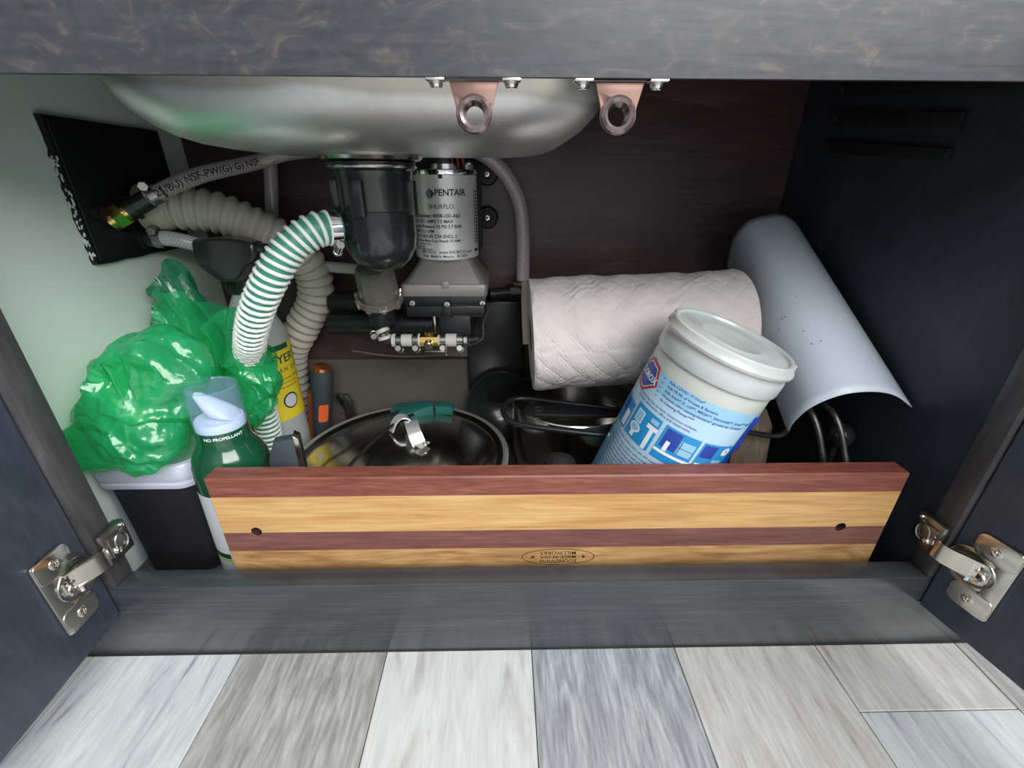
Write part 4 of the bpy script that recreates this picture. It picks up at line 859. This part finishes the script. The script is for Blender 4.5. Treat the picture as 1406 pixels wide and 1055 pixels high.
# ================================================================== curled white sheet
ws = thing('curled_vinyl_sheet', 'stiff white sheet curled into a half tube against the right panel', 'sheet', (.34, .2, .25))
e2, e3 = Vector((0, -.48, .877)), Vector((0, .877, .48))
nearc = [(.2920, .1180), (.2870, .1375), (.2895, .1655), (.3060, .1855), (.3320, .1905), (.3580, .1835), (.3880, .1640)]
farc = [(.3160, .1102), (.3080, .1402), (.3053, .1664), (.3143, .1863), (.3391, .1945), (.3560, .1940), (.3740, .1850)]
NA_, NB_ = spline([(a, b, 0) for a, b in nearc], .003), spline([(a, b, 0) for a, b in farc], .003)
def samp(P, n):
    L = [0]
    for i in range(1, len(P)): L.append(L[-1]+(P[i]-P[i-1]).length)
    out = []
    for k in range(n):
        s = L[-1]*k/(n-1); i = 0
        while i < len(L)-2 and L[i+1] < s: i += 1
        out.append(P[i].lerp(P[i+1], (s-L[i])/max(1e-9, L[i+1]-L[i])))
    return out
pa, pb = samp(NA_, 40), samp(NB_, 40); rgs = []
for i in range(31):
    f = i/30; s = .178+(.450-.178)*f
    rgs.append([Vector((1, 0, 0))*(p.x*(1-f)+q.x*f) + e2*(p.y*(1-f)+q.y*f) + e3*s for p, q in zip(pa, pb)])
m = MB(); m.grid(rgs, closed_u=False); o = m.build('vinyl_sheet', 'sheet', ws, 80); md = o.modifiers.new('t', 'SOLIDIFY'); md.thickness = .0009; md.offset = -1
m = MB(); random.seed(3)
for k in range(9):
    i, j = random.randint(4, 16), random.randint(9, 22); p = rgs[i][j]; nn = (rgs[i][j+1]-p).cross(rgs[i+1][j]-p).normalized()
    if nn.y > 0: nn = -nn
    m.sphere(p+nn*.0003, random.uniform(.0005, .0010), 1)
m.build('specks', 'speck', ws)['kind'] = 'stuff'

# ================================================================== wipes canister
wc = thing('wipes_canister', 'tilted white cleaning wipes canister with blue label behind the cutting board', 'canister', (.143, .114, .093))
n_ = Vector((.3014, -.1108, .947)).normalized(); c_ = Vector((.2077, .090, .2963)); uf = Vector((-.44, -.84, .31)); uf = (uf-n_*uf.dot(n_)).normalized(); ur = uf.cross(n_)
if ur.x < 0: ur = -ur
W0 = axes(c_, ur, n_.cross(ur), n_)
m = MB(); m.lathe([(.0535, -.022), (.0535, -.030), (.0548, -.034), (.0552, -.045), (.0552, -.205), (.053, -.214), (.049, -.216), (0, -.216)], W0, 72); m.build('canister_body', 'tub_white', wc)
m = MB(); m.lathe([(.0568, -.030), (.0572, -.0275), (.0568, -.017), (.0560, -.0155), (.0560, -.011), (.0583, -.010), (.0588, -.0075), (.0578, -.0055), (.0570, -.0045), (.0562, -.0005), (.0545, .0008), (.0520, .0), (.0505, -.0022), (.030, -.0030), (.0285, -.0022), (.027, -.0022), (.0255, -.003), (0, -.003)], W0, 80); m.build('lid', 'lid_white', wc)
m = MB(); m.box((-.012, -.0615, -.0085), (.010, -.0555, -.0035), .001, W0 @ Matrix.Rotation(radians(118), 4, 'Z')); m.build('lid_tab', 'lid_white', wc)
m = MB(); m.lathe([(.0555, -.046), (.0555, -.206)], W0, 72); m.build('label', 'label_pale', wc)
def on_can(x, y, R=.0557): t = x/R; return c_ - n_*(-y) + (uf*cos(t)+ur*sin(t))*R
ca = lambda dg: radians(dg)*.0557
ink([rect(ca(-85), -.0632, ca(86), -.0462), rect(ca(-85), -.206, ca(-52), -.088)], lambda x, y: on_can(x, y, .05558), 'label_band', 'label_blue', wc, .005)
def hexa(cx, cy, a, b, k=.62): return ('p', [(cx-a, cy+b*.15), (cx-a*.2, cy+b), (cx+a*.65, cy+b*.85), (cx+a, cy-b*.15), (cx+a*.2, cy-b), (cx-a*.65, cy-b*.85)])
lx, ly = ca(-57), -.0585
ink([hexa(lx, ly, .0205, .0165)], lambda x, y: on_can(x, y, .0558), 'emblem_border', 'print_red', wc, .004)
ink([hexa(lx, ly, .0174, .0135)], lambda x, y: on_can(x, y, .0559), 'emblem_line', 'print_white', wc, .004)
ink([hexa(lx, ly, .0164, .0125)], lambda x, y: on_can(x, y, .0560), 'emblem_field', 'print_royal', wc, .004)
ink([('t', 'CLOROX', lx, ly, .0084, {'bold': .035})], lambda x, y: on_can(x, y, .0562), 'emblem_lettering', 'print_white', wc, .003)
lines = ['Kills COVID-19 Virus*', 'Kills 99.9% of Viruses & Bacteria', 'Kills Staph*, E. coli**, MRSA**, Salmonella**, Strep*** and Kleb', 'Prevents odor-causing bacteria* growth for 24 hours', '5x Cleaning Power****']
it = []
for k, s in enumerate(lines):
    y = -.0432-.0047*k-.005; it.append(('t', s, ca(-26), y, .0037, {'align': 'LEFT', 'bold': .008}))
    x0 = ca(-33); it.append(('p', [(x0-.0012, y+.0002), (x0, y-.0014), (x0+.003, y+.0022), (x0+.0002, y-.0006)]))
it += [('t', 'Disinfecting. Use on hard, nonporous surfaces,', ca(-18), -.0745, .0036, {}), ('t', 'kitchens, bathrooms, office and classrooms.', ca(-20), -.0785, .0036, {}), ('t', 'counters, toilets, sinks, tubs and more', ca(-25), -.1245, .0034, {})]
for k in range(12): it.append(('t', 'Directions: wipe surface with a fresh wipe until wet and let dry', ca(-12), -.130-.0044*k, .0036, {}))
for k in range(14): it.append(('t', 'open lid and pull wipe', ca(-72), -.135-.0042*k, .0034, {}))
ink(it, lambda x, y: on_can(x, y, .0558), 'label_text', 'print_navy', wc, .004)
# picture panels: wash room, tub, kitchen
g = lambda a, h: (ca(a), -h)
def quad(a0, h0, a1, h1): return ('p', [g(a0, h0), g(a1, h0), g(a1, h1), g(a0, h1)])
def pics(polys, R, name, mat):
    for q in polys: ink([q], lambda x, y: on_can(x, y, R), name, mat, wc, .004)
pics([quad(-45, .083, -12, .119), quad(-8, .083, 27, .119), quad(30, .083, 66, .119), quad(-76, .090, -48, .119)], .0558, 'picture_panel', 'print_blue')
pics([quad(-5, .085, 10, .105), quad(32, .085, 46, .099), quad(-70, .092, -60, .105)], .0560, 'picture_block', 'print_royal')
pics([quad(-41, .0875, -31, .1005), oval(ca(-35), -.1065, .0068, .0052), quad(-37.5, .108, -32.5, .1165), quad(-24, .093, -12, .0975), quad(-19.5, .0975, -15, .119), quad(-8, .1085, 27, .1115), quad(-1, .097, 3, .108), oval(ca(58), -.090, .0048, .0048), quad(32, .106, 66, .110), quad(-58, .100, -50, .117)], .0561, 'picture_shape', 'print_white')
pics([quad(-40, .0885, -32, .0995), oval(ca(-35), -.1063, .0052, .0036), quad(11, .090, 25, .105), quad(48, .100, 60, .105), quad(-23, .086, -14, .091)], .0562, 'picture_tint', 'label_blue')
pics([quad(12, .0905, 12.8, .105), quad(11, .0975, 25, .0981), quad(57.5, .0868, 58.3, .0902), quad(58, .0898, 61, .0903)], .0563, 'picture_line', 'print_navy')
m = MB(); rg = []
for k in range(40):
    y = -.050-.15*k/39; rg.append([on_can(ca(a), y, .0556+.0014*(a-66)/10*(1+.5*sin(k*.9))) for a in (66, 69, 72, 75, 78)])
m.grid(rg, closed_u=False); m.build('label_seam', 'print_royal', wc, 80)

# ================================================================== odds and ends at the right
rk = thing('wire_rack', 'black bent wire rack in the shade under the curled sheet', 'rack', (.34, .12, .0202))
for x, y in ((.338, .105), (.3605, .102)):
    m = MB(); m.tube([(x+.006, y-.01, .0205), (x+.006, y-.006, .13), (x+.003, y+.004, .165), (x-.004, y+.022, .195), (x-.012, y+.05, .205)], .0033, 10); m.build('wire_bar', 'dark_metal', rk)
m = MB(); m.tube([(.262, .135, .170), (.300, .130, .1655), (.312, .129, .170), (.316, .129, .185), (.318, .132, .205)], .003, 10); m.build('wire_bar', 'black_plastic', rk)
m = MB(); m.tube([(.318, .132, .205), (.335, .150, .206), (.352, .152, .205)], .003, 10); m.tube([(.30, .14, .0235), (.344, .095, .0235), (.37, .092, .0235)], .003, 10); m.build('wire_bar', 'black_plastic', rk)
bk = thing('black_ball_knob', 'shiny black ball knob beside the right panel', 'knob', (.377, .13, .0202))
m = MB(); m.cyl((.3755, .135, .0202), (.3755, .131, .160), .004); m.build('stem', 'black_plastic', bk)
m = MB(); m.sphere((.3755, .130, .166), .0145, 4); m.build('ball', 'cup_black', bk)
sw = thing('wooden_block', 'weathered wooden scoop end behind the wipes canister', 'wooden utensil', (.292, .13, .0202))
m = MB(); m.prism([(-.022, -.038), (.026, -.038), (.021, .105), (.010, .126), (-.008, .131), (-.022, .125)], .012, axes((.290, .150, .0605), (1, 0, 0), (0, .1, 1), (0, -1, .1)), .002); m.build('scoop_end', 'wood_scrap', sw)
